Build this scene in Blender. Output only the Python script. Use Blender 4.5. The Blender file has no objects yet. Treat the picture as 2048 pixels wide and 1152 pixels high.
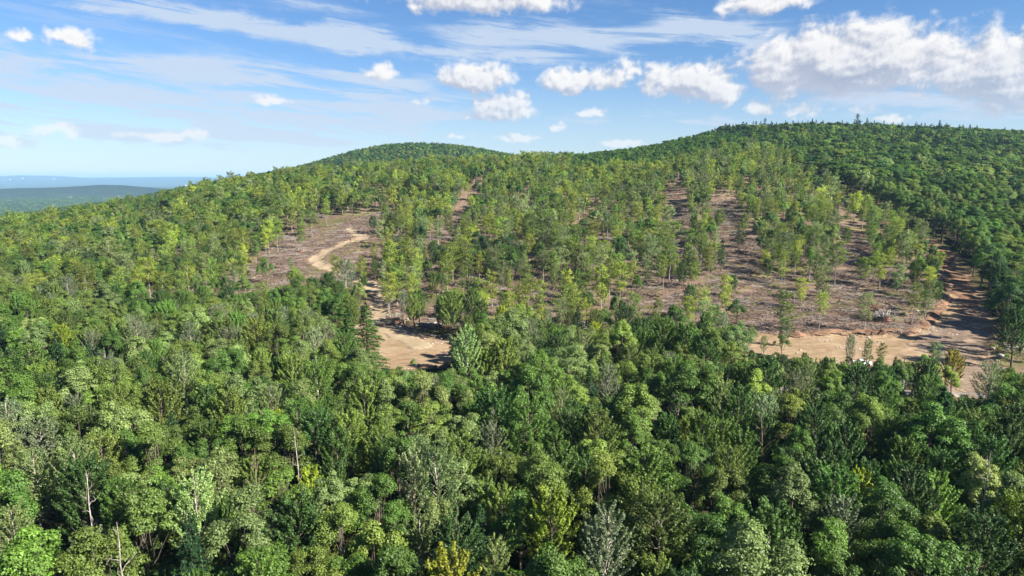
import bpy, math, random
import numpy as np
from mathutils import Vector

R = math.radians
PI = math.pi
scene = bpy.context.scene
COL = scene.collection
rng = np.random.default_rng(11)
random.seed(11)

# ------------------------------------------------------------------ camera
CAM_H = 52.0
PITCH = R(9.15)
FPX = 2048 * 24.0 / 36.0           # focal length in pixels of the 2048 px wide photograph
cam = bpy.data.cameras.new('camera')
cam.lens = 24.0
cam.sensor_width = 36.0
cam.clip_start = 1.0
cam.clip_end = 90000.0
camo = bpy.data.objects.new('camera', cam)
camo.location = (0, 0, CAM_H)
camo.rotation_euler = (PI / 2 - PITCH, 0, 0)
COL.objects.link(camo)
scene.camera = camo
scene.render.filter_size = 1.1

# ------------------------------------------------------------------ light
SUN_AZ = R(117)                    # clockwise from +Y (the view direction)
SUN_EL = R(35)
sun = bpy.data.lights.new('sun', 'SUN')
sun.energy = 5.0
sun.angle = R(0.53)
sun.color = (1.0, 0.93, 0.80)
suno = bpy.data.objects.new('sun', sun)
sd = Vector((math.sin(SUN_AZ) * math.cos(SUN_EL), math.cos(SUN_AZ) * math.cos(SUN_EL), math.sin(SUN_EL)))
suno.rotation_euler = sd.to_track_quat('Z', 'Y').to_euler()
suno.location = (300, -100, 300)
COL.objects.link(suno)

vs = scene.view_settings
vs.view_transform = 'Standard'
vs.look = 'None'
vs.exposure = 1.65
vs.gamma = 1.0
vs.use_curve_mapping = False

cy = scene.cycles
cy.max_bounces = 4
cy.diffuse_bounces = 3
cy.glossy_bounces = 1
cy.transmission_bounces = 2
cy.transparent_max_bounces = 4
cy.volume_bounces = 0
cy.caustics_reflective = False
cy.caustics_refractive = False
cy.use_adaptive_sampling = False
cy.sample_clamp_indirect = 4.0
cy.use_denoising = True
try:
    cy.denoiser = 'OPENIMAGEDENOISE'
    cy.denoising_input_passes = 'RGB_ALBEDO_NORMAL'
    cy.denoising_prefilter = 'ACCURATE'
except Exception:
    pass

# ------------------------------------------------------------------ node helpers
class NT:
    def __init__(self, tree):
        self.t = tree
        self.n = tree.nodes
        self.l = tree.links
    def add(self, kind, **kw):
        nd = self.n.new(kind)
        for k, v in kw.items():
            setattr(nd, k, v)
        return nd
    def put(self, sock, v):
        if v is None:
            return
        if isinstance(v, (int, float)):
            sock.default_value = v
        elif isinstance(v, (tuple, list)):
            d = list(v)
            try:
                if len(sock.default_value) == 4 and len(d) == 3:
                    d = d + [1.0]
            except TypeError:
                pass
            sock.default_value = d
        else:
            self.l.new(v, sock)
    def math(self, op, a, b=None, c=None, clamp=False):
        nd = self.add('ShaderNodeMath', operation=op, use_clamp=clamp)
        self.put(nd.inputs[0], a)
        self.put(nd.inputs[1], b)
        self.put(nd.inputs[2], c)
        return nd.outputs[0]
    def vmath(self, op, a, b=None, out=0):
        nd = self.add('ShaderNodeVectorMath', operation=op)
        self.put(nd.inputs[0], a)
        self.put(nd.inputs[1], b)
        return nd.outputs[out]
    def mapr(self, v, a, b, c=0.0, d=1.0, smooth=True):
        nd = self.add('ShaderNodeMapRange')
        nd.interpolation_type = 'SMOOTHSTEP' if smooth else 'LINEAR'
        self.put(nd.inputs[0], v)
        for i, q in enumerate((a, b, c, d)):
            self.put(nd.inputs[1 + i], q)
        return nd.outputs[0]
    def mix(self, f, a, b, kind='MIX'):
        nd = self.add('ShaderNodeMix', data_type='RGBA', blend_type=kind)
        self.put(nd.inputs[0], f)
        self.put(nd.inputs[6], a)
        self.put(nd.inputs[7], b)
        return nd.outputs[2]
    def noise(self, vec, scale, detail=4.0, rough=0.55, dist=0.0, out='Fac'):
        nd = self.add('ShaderNodeTexNoise')
        self.put(nd.inputs['Vector'], vec)
        self.put(nd.inputs['Scale'], scale)
        self.put(nd.inputs['Detail'], detail)
        self.put(nd.inputs['Roughness'], rough)
        self.put(nd.inputs['Distortion'], dist)
        return nd.outputs[out]
    def comb(self, x, y, z):
        nd = self.add('ShaderNodeCombineXYZ')
        for i, q in enumerate((x, y, z)):
            self.put(nd.inputs[i], q)
        return nd.outputs[0]
    def sep(self, v):
        nd = self.add('ShaderNodeSeparateXYZ')
        self.l.new(v, nd.inputs[0])
        return nd.outputs

# ------------------------------------------------------------------ world: sky with clouds by direction
world = bpy.data.worlds.new('World')
scene.world = world
world.use_nodes = True
wt = NT(world.node_tree)
wt.n.clear()
sky = wt.add('ShaderNodeTexSky', sky_type='NISHITA')
sky.sun_disc = False
sky.sun_elevation = SUN_EL
sky.sun_rotation = SUN_AZ
sky.altitude = 250
sky.air_density = 1.0
sky.dust_density = 0.0
sky.ozone_density = 2.2
bg_sky = wt.add('ShaderNodeBackground')
hs = wt.add('ShaderNodeHueSaturation')
hs.inputs['Saturation'].default_value = 1.12
wt.l.new(sky.outputs[0], hs.inputs['Color'])
wt.l.new(wt.vmath('MULTIPLY', hs.outputs[0], (0.70, 0.84, 1.04)), bg_sky.inputs[0])
bg_sky.inputs[1].default_value = 0.043

tc = wt.add('ShaderNodeTexCoord')
dirv = wt.vmath('NORMALIZE', tc.outputs['Generated'])
dx, dy, dz = wt.sep(dirv)
az = wt.math('MULTIPLY', wt.math('ARCTAN2', dx, dy), 180 / PI)      # degrees right of the view direction
el = wt.math('MULTIPLY', wt.math('ARCSINE', dz), 180 / PI)
P = wt.comb(az, el, 0.0)

def azel(px, py):
    """direction of a pixel of the photograph, in degrees"""
    u = (px - 1024) / FPX
    v = (576 - py) / FPX
    x, y, z = u, math.cos(PITCH) + v * math.sin(PITCH), -math.sin(PITCH) + v * math.cos(PITCH)
    return math.degrees(math.atan2(x, y)), math.degrees(math.atan2(z, math.hypot(x, y)))

# cumulus: (px, py, half width px, height above px, depth below px, strength)
CUM = [
    (1700, 128, 215, 78, 76, 1.0), (1640, 108, 95, 60, 70, .8), (1800, 106, 95, 50, 70, .8), (1990, 135, 120, 62, 66, .9), (2080, 150, 120, 75, 66, .9),
    (1380, 165, 105, 52, 34, .95), (1440, 185, 70, 30, 20, .7), (1170, 160, 100, 34, 26, .8), (1265, 140, 40, 26, 26, .55),
    (955, 158, 85, 34, 26, .85), (900, 155, 40, 26, 24, .6), (1010, 222, 70, 38, 24, .85), (950, 230, 50, 18, 14, .4),
    (135, 75, 42, 22, 18, .8), (40, 72, 26, 12, 9, .4), (960, 0, 200, 40, 30, .85), (1520, 8, 90, 30, 20, .75), (760, 148, 36, 20, 12, .45),
    (1180, 226, 34, 14, 12, .6), (1110, 253, 22, 10, 9, .55), (1515, 216, 30, 20, 14, .6), (1600, 222, 46, 16, 13, .5), (1715, 218, 44, 12, 10, .4),
    (850, 200, 28, 12, 10, .35), (545, 198, 50, 10, 10, .5), (335, 272, 85, 12, 16, .6), (130, 262, 48, 14, 12, .58), (20, 280, 42, 16, 14, .55),
    (1040, 275, 70, 10, 10, .55), (1250, 286, 60, 14, 12, .6), (920, 272, 60, 8, 10, .35), (1780, 238, 40, 8, 8, .4),
]
gt = bpy.data.node_groups.new('cumulus_density', 'ShaderNodeTree')
gt.interface.new_socket('P', in_out='INPUT', socket_type='NodeSocketVector')
gt.interface.new_socket('D', in_out='OUTPUT', socket_type='NodeSocketFloat')
g = NT(gt)
gi = g.add('NodeGroupInput')
go = g.add('NodeGroupOutput')
pin = gi.outputs[0]
warp = g.vmath('SUBTRACT', g.noise(pin, 0.55, 3, .55, out='Color'), (0.5, 0.5, 0.5))
pw = g.vmath('ADD', pin, g.vmath('MULTIPLY', warp, (1.7, 1.5, 0.0)))
f = None
for px, py, w, hu, hd, st in CUM:
    a0, e0 = azel(px, py)
    k = math.degrees(1 / FPX)
    q = g.vmath('SUBTRACT', pw, (a0, e0, 0))
    s = g.sep(q)
    yy = g.math('MAXIMUM', g.math('DIVIDE', s[1], hu * k), g.math('DIVIDE', s[1], -hd * k))
    r = g.vmath('LENGTH', g.comb(g.math('DIVIDE', s[0], w * k), yy, 0.0), out=1)
    v = g.math('MULTIPLY', g.math('SUBTRACT', 1.12, r), st)
    f = v if f is None else g.math('SMOOTH_MAX', f, v, 0.12)
# the rest of the sky all round carries the same fair-weather cumulus
sp = g.sep(pin)
far = g.mapr(g.math('ABSOLUTE', sp[0]), 44, 56)
lowband = g.math('MULTIPLY', g.mapr(sp[1], 2, 6), g.mapr(sp[1], 34, 22))
gen = g.math('MULTIPLY', g.math('SUBTRACT', g.noise(g.vmath('MULTIPLY', pin, (0.07, 0.16, 0.0)), 1.0, 3, .5), 0.50), 4.0)
gen = g.math('ADD', g.math('MULTIPLY', g.math('MULTIPLY', far, lowband), g.math('ADD', gen, 2.0)), -2.0)
f = g.math('MAXIMUM', f, gen)
b1 = g.math('SUBTRACT', g.noise(pin, 0.42, 6, .58, .15), 0.5)
b2 = g.math('SUBTRACT', g.noise(pin, 1.7, 4, .55), 0.5)
D = g.math('ADD', f, g.math('ADD', g.math('MULTIPLY', b1, 1.25), g.math('MULTIPLY', b2, 0.35)))
g.l.new(D, go.inputs[0])

def dens(p):
    nd = wt.add('ShaderNodeGroup')
    nd.node_tree = gt
    wt.l.new(p, nd.inputs[0])
    return nd.outputs[0]
D0 = dens(P)
D1 = dens(wt.vmath('ADD', P, (0.75, 1.0, 0.0)))
def billow(p):
    b1_ = wt.noise(p, 0.42, 6, .58, .15)
    b2_ = wt.noise(p, 1.7, 4, .55)
    return wt.math('ADD', wt.math('MULTIPLY', b1_, 1.25), wt.math('MULTIPLY', b2_, 0.35))
fine = wt.math('SUBTRACT', billow(P), billow(wt.vmath('ADD', P, (0.22, 0.32, 0.0))))
cmask = wt.mapr(D0, 0.06, 0.46)
soft = wt.math('MULTIPLY', cmask, wt.mapr(el, 1.0, 9.0, 0.55, 0.98))
lit = wt.mapr(wt.math('ADD', wt.math('MULTIPLY', wt.math('SUBTRACT', D0, D1), .6), wt.math('MULTIPLY', fine, 1.0)), -0.26, 0.40)
thick = wt.mapr(D0, 0.35, 1.05)
lit2 = wt.math('MULTIPLY_ADD', lit, 0.85, wt.math('MULTIPLY', wt.math('SUBTRACT', 1.0, thick), 0.22), clamp=True)
ccol = wt.mix(lit2, (0.36, 0.41, 0.54), (0.90, 0.89, 0.88))
bg_cum = wt.add('ShaderNodeBackground')
wt.l.new(ccol, bg_cum.inputs[0])
bg_cum.inputs[1].default_value = 0.352
# cirrus: long thin bands, slightly tilted
tilt = wt.math('MULTIPLY_ADD', az, 0.085, el)
pc = wt.comb(wt.math('MULTIPLY', az, 0.045), wt.math('MULTIPLY', tilt, 0.34), 0.0)
c1 = wt.noise(pc, 1.0, 7, .60, .35)
c2 = wt.noise(wt.comb(wt.math('MULTIPLY', az, .11), wt.math('MULTIPLY', tilt, .95), 4.0), 1.0, 6, .62, .5)
cir = wt.math('ADD', wt.math('MULTIPLY', c1, 0.65), wt.math('MULTIPLY', c2, 0.35))
band = None
for py, hw, am in ((165, 2.0, .05), (215, 2.2, .06), (300, 2.2, .06)):
    a0, e0 = azel(700, py)
    t0 = e0 + 0.085 * a0
    v = wt.math('MULTIPLY', wt.math('EXPONENT', wt.math('MULTIPLY', wt.math('POWER', wt.math('DIVIDE', wt.math('SUBTRACT', tilt, t0), hw), 2.0), -1.0)), am)
    band = v if band is None else wt.math('ADD', band, v)
# streaks drawn out by the wind: two ends (pixels), half thickness, strength
wob = wt.math('MULTIPLY', wt.math('SUBTRACT', wt.noise(wt.comb(wt.math('MULTIPLY', az, .16), wt.math('MULTIPLY', el, .3), 2.0), 1.0, 5, .6), .5), 3.2)
elw = wt.math('ADD', el, wob)
for (xa, ya), (xb, yb), th, am in (((60, -25), (470, 35), .75, .30), ((380, 25), (770, 78), .80, .34), ((650, 82), (1150, 122), .60, .30), ((880, 60), (1560, 70), 1.3, .26), ((1300, 40), (1640, 95), .9, .24),
                                   ((-100, 110), (850, 160), .75, .28), ((-100, 172), (900, 220), 1.1, .28), ((560, 2), (700, 22), .35, .22), ((-200, 250), (900, 268), .9, .26), ((1150, 235), (1500, 250), .6, .18), ((1600, 200), (2100, 215), .8, .2)):
    (a0, e0), (a1, e1) = azel(xa, ya), azel(xb, yb)
    sl_ = (e1 - e0) / (a1 - a0)
    ac = wt.math('SUBTRACT', elw, wt.math('MULTIPLY_ADD', wt.math('SUBTRACT', az, a0), sl_, e0))
    ends = wt.math('MULTIPLY', wt.mapr(az, a0 - 3, a0 + 4), wt.mapr(az, a1 + 3, a1 - 4))
    v = wt.math('MULTIPLY', wt.math('MULTIPLY', wt.math('EXPONENT', wt.math('MULTIPLY', wt.math('POWER', wt.math('DIVIDE', ac, th), 2.0), -1.0)), ends), am)
    band = wt.math('ADD', band, v)
band = wt.math('MULTIPLY', band, wt.mapr(c2, .34, .62, .45, 1.25))
veil = wt.mapr(el, 10.0, 0.5, 0.0, 0.50)
cirm = wt.math('MAXIMUM', wt.math('MULTIPLY', wt.mapr(wt.math('ADD', cir, band), 0.52, 0.84), 0.86), veil)
bg_cir = wt.add('ShaderNodeBackground')
bg_cir.inputs[0].default_value = (0.60, 0.70, 0.84, 1)
bg_cir.inputs[1].default_value = 0.338
m1 = wt.add('ShaderNodeMixShader')
wt.l.new(cirm, m1.inputs[0])
wt.l.new(bg_sky.outputs[0], m1.inputs[1])
wt.l.new(bg_cir.outputs[0], m1.inputs[2])
m2 = wt.add('ShaderNodeMixShader')
wt.l.new(soft, m2.inputs[0])
wt.l.new(m1.outputs[0], m2.inputs[1])
wt.l.new(bg_cum.outputs[0], m2.inputs[2])
wo = wt.add('ShaderNodeOutputWorld')
wt.l.new(m2.outputs[0], wo.inputs['Surface'])
try:
    world.cycles.sampling_method = 'MANUAL'
    world.cycles.sample_map_resolution = 512
except Exception:
    pass

# ------------------------------------------------------------------ smooth value noise (numpy)
_perm = np.random.default_rng(5).random((256, 256))
def vnoise(x, y):
    x = np.asarray(x, float); y = np.asarray(y, float)
    xi = np.floor(x).astype(int); yi = np.floor(y).astype(int)
    fx = x - xi; fy = y - yi
    fx = fx * fx * (3 - 2 * fx); fy = fy * fy * (3 - 2 * fy)
    g_ = lambda a, b: _perm[a & 255, b & 255]
    return (g_(xi, yi) * (1 - fx) + g_(xi + 1, yi) * fx) * (1 - fy) + (g_(xi, yi + 1) * (1 - fx) + g_(xi + 1, yi + 1) * fx) * fy - 0.5
def fbm(x, y, s, o=4):
    v = 0; a = 1.0
    for i in range(o):
        v = v + a * vnoise(np.asarray(x) / s + 17.3 * i, np.asarray(y) / s + 9.1 * i)
        s *= 0.5; a *= 0.5
    return v
def sstep(x, a, b):
    t = np.clip((np.asarray(x, float) - a) / (b - a), 0, 1)
    return t * t * (3 - 2 * t)

# ------------------------------------------------------------------ terrain height
def up_tan(py):                     # tangent of elevation of a pixel row on the centre column
    return math.tan(math.atan((576 - py) / FPX) - PITCH)
# skyline of the near hill: column, canopy row, distance, canopy height
RIDGE = [(-700, 480, 420, 12), (-300, 466, 430, 12), (0, 447, 450, 12), (150, 424, 500, 12), (300, 396, 550, 12), (450, 362, 590, 12), (600, 340, 620, 11), (800, 326, 650, 11), (1000, 315, 680, 11),
         (1150, 308, 710, 11), (1300, 288, 770, 12), (1380, 268, 810, 12), (1450, 248, 850, 13), (1600, 242, 880, 13), (1750, 246, 890, 13),
         (1900, 251, 900, 13), (2048, 261, 950, 13), (2400, 275, 980, 13), (3000, 300, 1000, 13)]
rt = np.array([(c - 1024) / FPX for c, *_ in RIDGE])
rY = np.array([q[2] for q in RIDGE], float)
rZ = np.array([CAM_H + q[2] * up_tan(q[1]) - q[3] for q in RIDGE])
FAR = [(-600, 470), (0, 440), (250, 400), (380, 372), (470, 358), (540, 345), (620, 328), (720, 299), (780, 288), (850, 285), (920, 289), (1000, 303), (1060, 316), (1200, 335), (1500, 345), (2600, 345)]
ft = np.array([(c - 1024) / FPX for c, _ in FAR])
fZ = np.array([CAM_H + 1500 * up_tan(r) - 14 for _, r in FAR])
ts = np.linspace(-1.4, 1.6, 400)
def _sm(v, n=13):
    k = np.hanning(n + 2)[1:-1]; k /= k.sum()
    return np.convolve(np.pad(v, n // 2, mode='edge'), k, 'valid')
tabY = _sm(np.interp(ts, rt, rY)); tabZ = _sm(np.interp(ts, rt, rZ)); tabF = _sm(np.interp(ts, ft, fZ), 7)
PLAIN = -125.0
def height(x, y):
    x = np.asarray(x, float); y = np.asarray(y, float)
    Y = np.maximum(y, 120.0)
    t = x / Y
    Yr = np.interp(t, ts, tabY); Zr = np.interp(t, ts, tabZ); Zf = np.interp(t, ts, tabF)
    s = (y - 222) / (Yr - 222)
    s1 = np.clip(s, 0, 1)
    rise = Zr * (s1 ** 1.12 * 0.92 + 0.08 * sstep(s1, 0, 1))
    over = np.maximum(y - Yr, 0)
    drop = 0.20 * over * over / (over + 120)
    z1 = rise - drop
    zf = PLAIN + (Zf - PLAIN) * np.where(y < 1500, np.exp(-((y - 1500) / 480) ** 2), np.exp(-((y - 1500) / 700) ** 2))
    z = np.where(y > Yr, np.maximum(np.maximum(z1, zf), PLAIN), z1)
    # rolling lowland far away
    d = np.hypot(x, y)
    roll = fbm(x, y, 2600, 4) * 46 * sstep(d, 2200, 5000)
    rid = 150 * np.exp(-((y - 6900 - 0.25 * x) / 420) ** 2) * np.exp(-((x + 3700) / 1700) ** 2) * (0.55 + 0.6 * vnoise(x / 500, y / 900))
    hor = 190 * sstep(y, 15000, 21000) * (0.72 + 0.5 * fbm(x, y, 5200, 3) + 0.10 * np.clip(-(x + 6000) / 9000, -1, 1)) + 150 * np.exp(-((x + 14300) / 650) ** 2 - ((y - 20500) / 1500) ** 2)
    z = z + roll + rid + hor
    # small relief
    near = sstep(d, 20, 80) * (1 - sstep(d, 900, 1500))
    z = z + near * (fbm(x, y, 38, 3) * 2.0 * sstep(y, 222, 300) + fbm(x, y, 7, 3) * 0.35)
    return z
def hz(x, y):
    return float(height(np.array([x]), np.array([y]))[0])

def project(x, y, z):
    """pixel of the photograph (2048 wide) where a world point stands"""
    c, s = math.cos(PITCH), math.sin(PITCH)
    dz_ = np.asarray(z) - CAM_H
    fwd = y * c - dz_ * s
    upc = y * s + dz_ * c
    fwd = np.maximum(fwd, 1e-3)
    return 1024 + FPX * x / fwd, 576 - FPX * upc / fwd
_raydist = np.concatenate([np.linspace(40, 900, 1721), np.linspace(902, 3000, 1050), np.linspace(3010, 26000, 2300)])
def W(px, py):
    """ground point seen at a pixel of the photograph"""
    u = (px - 1024) / FPX; v = (576 - py) / FPX
    c, s = math.cos(PITCH), math.sin(PITCH)
    d = np.array([u, c + v * s, -s + v * c])
    d = d / d[1]
    xs = d[0] * _raydist; ys = _raydist; zs = CAM_H + d[2] * _raydist
    h = height(xs, ys)
    i = np.argmax(zs < h)
    if i == 0:
        i = len(_raydist) - 1
    return xs[i], ys[i], float(h[i])
def Wp(pts):
    return np.array([W(*p)[:2] for p in pts])
def inpoly(x, y, poly):
    x = np.asarray(x, float); y = np.asarray(y, float)
    ins = np.zeros(x.shape, bool)
    n = len(poly)
    for i in range(n):
        x1, y1 = poly[i]; x2, y2 = poly[(i + 1) % n]
        c = ((y1 > y) != (y2 > y)) & (x < (x2 - x1) * (y - y1) / (y2 - y1 + 1e-12) + x1)
        ins ^= c
    return ins
def dist_line(x, y, pts):
    x = np.asarray(x, float); y = np.asarray(y, float)
    best = np.full(x.shape, 1e9)
    for (ax, ay), (bx, by) in zip(pts[:-1], pts[1:]):
        vx, vy = bx - ax, by - ay
        t = np.clip(((x - ax) * vx + (y - ay) * vy) / (vx * vx + vy * vy + 1e-9), 0, 1)
        best = np.minimum(best, np.hypot(x - ax - t * vx, y - ay - t * vy))
    return best
def dist_poly(x, y, poly):          # negative inside
    d = dist_line(x, y, np.vstack([poly, poly[:1]]))
    return np.where(inpoly(x, y, poly), -d, d)

# ------------------------------------------------------------------ layout of the place (world coordinates)
LAND1 = Wp([(725, 652), (770, 655), (830, 668), (880, 680), (925, 690), (915, 716), (880, 733), (800, 738), (745, 736), (715, 700)])
LAND2 = Wp([(1430, 662), (1500, 664), (1570, 672), (1660, 670), (1760, 668), (1832, 668), (1862, 636), (1905, 598), (1945, 590), (1972, 625),
            (1975, 700), (2005, 790), (1960, 835), (1925, 790), (1880, 752), (1800, 735), (1700, 728), (1600, 722), (1500, 700)])
OPEN = [(Wp(p), k) for p, k in (([(515, 575), (555, 480), (600, 430), (745, 425), (790, 445), (750, 490), (690, 556), (600, 590)], .07),
        ([(1285, 655), (1300, 580), (1470, 575), (1500, 610), (1480, 660)], .14), ([(1500, 655), (1530, 580), (1640, 590), (1650, 655)], .2),
        ([(1650, 660), (1690, 580), (1760, 590), (1835, 610), (1835, 660)], .2), ([(770, 655), (800, 605), (960, 580), (990, 605), (960, 655)], .30),
        ([(690, 405), (700, 380), (890, 385), (900, 415)], .15), ([(1425, 430), (1425, 395), (1520, 385), (1530, 420)], .12), ([(270, 470), (275, 425), (340, 420), (350, 465)], .05), ([(590, 560), (625, 505), (740, 455), (770, 490), (765, 540), (700, 592), (620, 590)], .04))]
def open_keep(x, y):
    k = np.ones(np.shape(x))
    x = x + fbm(x, y, 14, 2) * 7; y = y + fbm(x + 90, y, 14, 2) * 9
    for p, q in OPEN:
        k = np.where(inpoly(x, y, p), np.minimum(k, q), k)
    return k
SKID = Wp([(1950, 640), (1935, 600), (1925, 575), (1905, 540), (1880, 500)])
SKID = np.vstack([SKID, Wp([(1805, 462), (1712, 412), (1622, 352)])])
TRACK1 = Wp([(840, 690), (800, 668), (765, 650), (748, 636), (752, 618), (770, 600), (765, 588), (740, 572), (705, 552), (655, 536), (628, 522), (650, 504), (690, 488), (728, 474), (700, 461)])
ROADY = lambda x: 164 + 0.00018 * (x + 20) ** 2 * (x < 0) - 0.0009 * np.maximum(x - 40, 0) ** 2 * (x > 0) * 0.8
LANES = [
    ([(545, 545), (600, 505), (660, 480), (720, 452), (775, 432)], 12), ([(590, 470), (640, 460), (700, 455)], 8),
    ([(700, 392), (790, 392), (880, 404)], 7), ([(900, 480), (925, 430), (945, 392), (985, 356)], 7), ([(890, 520), (905, 480)], 6),
    ([(1010, 440), (1060, 400)], 5), ([(1345, 510), (1350, 430), (1345, 385)], 9), ([(1480, 575), (1472, 470), (1440, 405)], 9), ([(1440, 400), (1500, 390)], 6),
    ([(1702, 610), (1702, 520), (1690, 450)], 7.5), ([(1290, 645), (1390, 605), (1460, 590)], 8), ([(1500, 640), (1580, 590)], 6),
    ([(1600, 655), (1700, 630), (1770, 600)], 6), ([(850, 650), (900, 625), (965, 600)], 6), ([(510, 630), (540, 592), (600, 560)], 6), ([(285, 445), (330, 432)], 9),
    ([(180, 622), (320, 612), (520, 640)], 4), ([(1190, 520), (1230, 480)], 4), ([(640, 430), (600, 440)], 5), ([(1600, 520), (1560, 470)], 4), ([(1060, 600), (1150, 560)], 4),
    ([(1480, 662), (1650, 655), (1830, 655)], 3.5), ([(1180, 640), (1260, 620)], 4),
]
LANES = [(Wp(p), w) for p, w in LANES]
FRONT = Wp([(-400, 600), (0, 622), (180, 640), (420, 648), (560, 640), (590, 612), (640, 590), (690, 600), (730, 640), (940, 660), (985, 690), (1100, 690), (1300, 690), (1450, 690), (1700, 735), (1900, 760), (2100, 860)])

def front_y(x):
    return np.interp(x, FRONT[:, 0], FRONT[:, 1])
def skid_side(x, y):
    """positive on the uncut side of the skid trail"""
    order = np.argsort(SKID[:, 1])
    return x - np.interp(y, SKID[order, 1], SKID[order, 0])
def bare_dist(x, y):
    """signed distance to bare earth (negative inside)"""
    d = np.minimum(dist_poly(x, y, LAND1), dist_poly(x, y, LAND2))
    d = np.minimum(d, dist_line(x, y, SKID) - 5.0)
    d = np.minimum(d, dist_line(x, y, TRACK1) - 2.8)
    return d

# ------------------------------------------------------------------ mesh helpers
def mesh_from(name, verts, polys, mats, midx=None, var=None, smooth=False):
    """polys: list of int arrays (k x n), each of one polygon size"""
    me = bpy.data.meshes.new(name)
    verts = np.asarray(verts, np.float32)
    polys = [np.asarray(p, np.int32) for p in polys if len(p)]
    lt = np.concatenate([np.full(len(p), p.shape[1], np.int32) for p in polys])
    li = np.concatenate([p.ravel() for p in polys])
    me.vertices.add(len(verts)); me.vertices.foreach_set('co', verts.ravel())
    me.loops.add(len(li)); me.loops.foreach_set('vertex_index', li)
    me.polygons.add(len(lt))
    me.polygons.foreach_set('loop_start', np.concatenate([[0], np.cumsum(lt)[:-1]]).astype(np.int32))
    me.polygons.foreach_set('loop_total', lt)
    if midx is not None:
        me.polygons.foreach_set('material_index', np.asarray(midx, np.int32))
    if smooth:
        me.polygons.foreach_set('use_smooth', np.ones(len(lt), bool))
    for m in mats:
        me.materials.append(m)
    me.update(calc_edges=True)
    if var is not None:
        at = me.attributes.new('var', 'FLOAT', 'FACE')
        at.data.foreach_set('value', np.asarray(var, np.float32))
    return me
def link(name, me, parent=None, loc=(0, 0, 0), rz=0.0, sc=None):
    o = bpy.data.objects.new(name, me)
    o.location = loc
    o.rotation_euler = (0, 0, rz)
    if sc is not None:
        o.scale = sc
    if parent is not None:
        o.parent = parent
    COL.objects.link(o)
    return o
def tag(o, label=None, cat=None, group=None, kind=None):
    if label: o['label'] = label
    if cat: o['category'] = cat
    if group: o['group'] = group
    if kind: o['kind'] = kind
    return o
def empty(name, loc, rz=0.0, sc=None):
    o = link(name, None, None, loc, rz, sc)
    o.empty_display_size = 0.5
    return o
def tube(pts, rad, n=5):
    """verts, quads of a tapered tube along points"""
    pts = np.asarray(pts, float); m = len(pts)
    rad = np.broadcast_to(rad, (m,))
    tang = np.gradient(pts, axis=0)
    tang /= np.linalg.norm(tang, axis=1)[:, None] + 1e-9
    ref = np.where(np.abs(tang[:, 2:3]) > .9, np.array([[1., 0, 0]]), np.array([[0, 0, 1.]]))
    a = np.cross(tang, ref); a /= np.linalg.norm(a, axis=1)[:, None] + 1e-9
    b = np.cross(tang, a)
    th = np.arange(n) * 2 * PI / n
    v = pts[:, None, :] + rad[:, None, None] * (np.cos(th)[None, :, None] * a[:, None, :] + np.sin(th)[None, :, None] * b[:, None, :])
    v = v.reshape(-1, 3)
    i = np.arange(m - 1)[:, None] * n; j = np.arange(n)[None, :]; j2 = (j + 1) % n
    q = np.stack([i + j, i + j2, i + n + j2, i + n + j], -1).reshape(-1, 4)
    return v, q
class Acc:
    """collects pieces into one mesh"""
    def __init__(self):
        self.v = []; self.q = []; self.n = 0; self.var = []
    def add(self, v, q, var=None):
        self.v.append(v); self.q.append(np.asarray(q) + self.n); self.n += len(v)
        self.var.append(np.full(len(q), .5) if var is None else np.broadcast_to(var, (len(q),)))
    def arrays(self):
        return np.vstack(self.v), np.vstack(self.q), np.concatenate(self.var)
    def build(self, name, mat, smooth=False):
        v, q, va = self.arrays()
        return mesh_from(name, v, [q], [mat], var=va, smooth=smooth)
BOXQ = np.array([(0, 3, 2, 1), (4, 5, 6, 7), (0, 1, 5, 4), (1, 2, 6, 5), (2, 3, 7, 6), (3, 0, 4, 7)])
def box(x0, x1, y0, y1, z0, z1, tx=0.0, ty=0.0):
    """box whose top can be drawn in by tx, ty"""
    return np.array([(x0, y0, z0), (x1, y0, z0), (x1, y1, z0), (x0, y1, z0), (x0 + tx, y0 + ty, z1), (x1 - tx, y0 + ty, z1), (x1 - tx, y1 - ty, z1), (x0 + tx, y1 - ty, z1)], float), BOXQ

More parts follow.
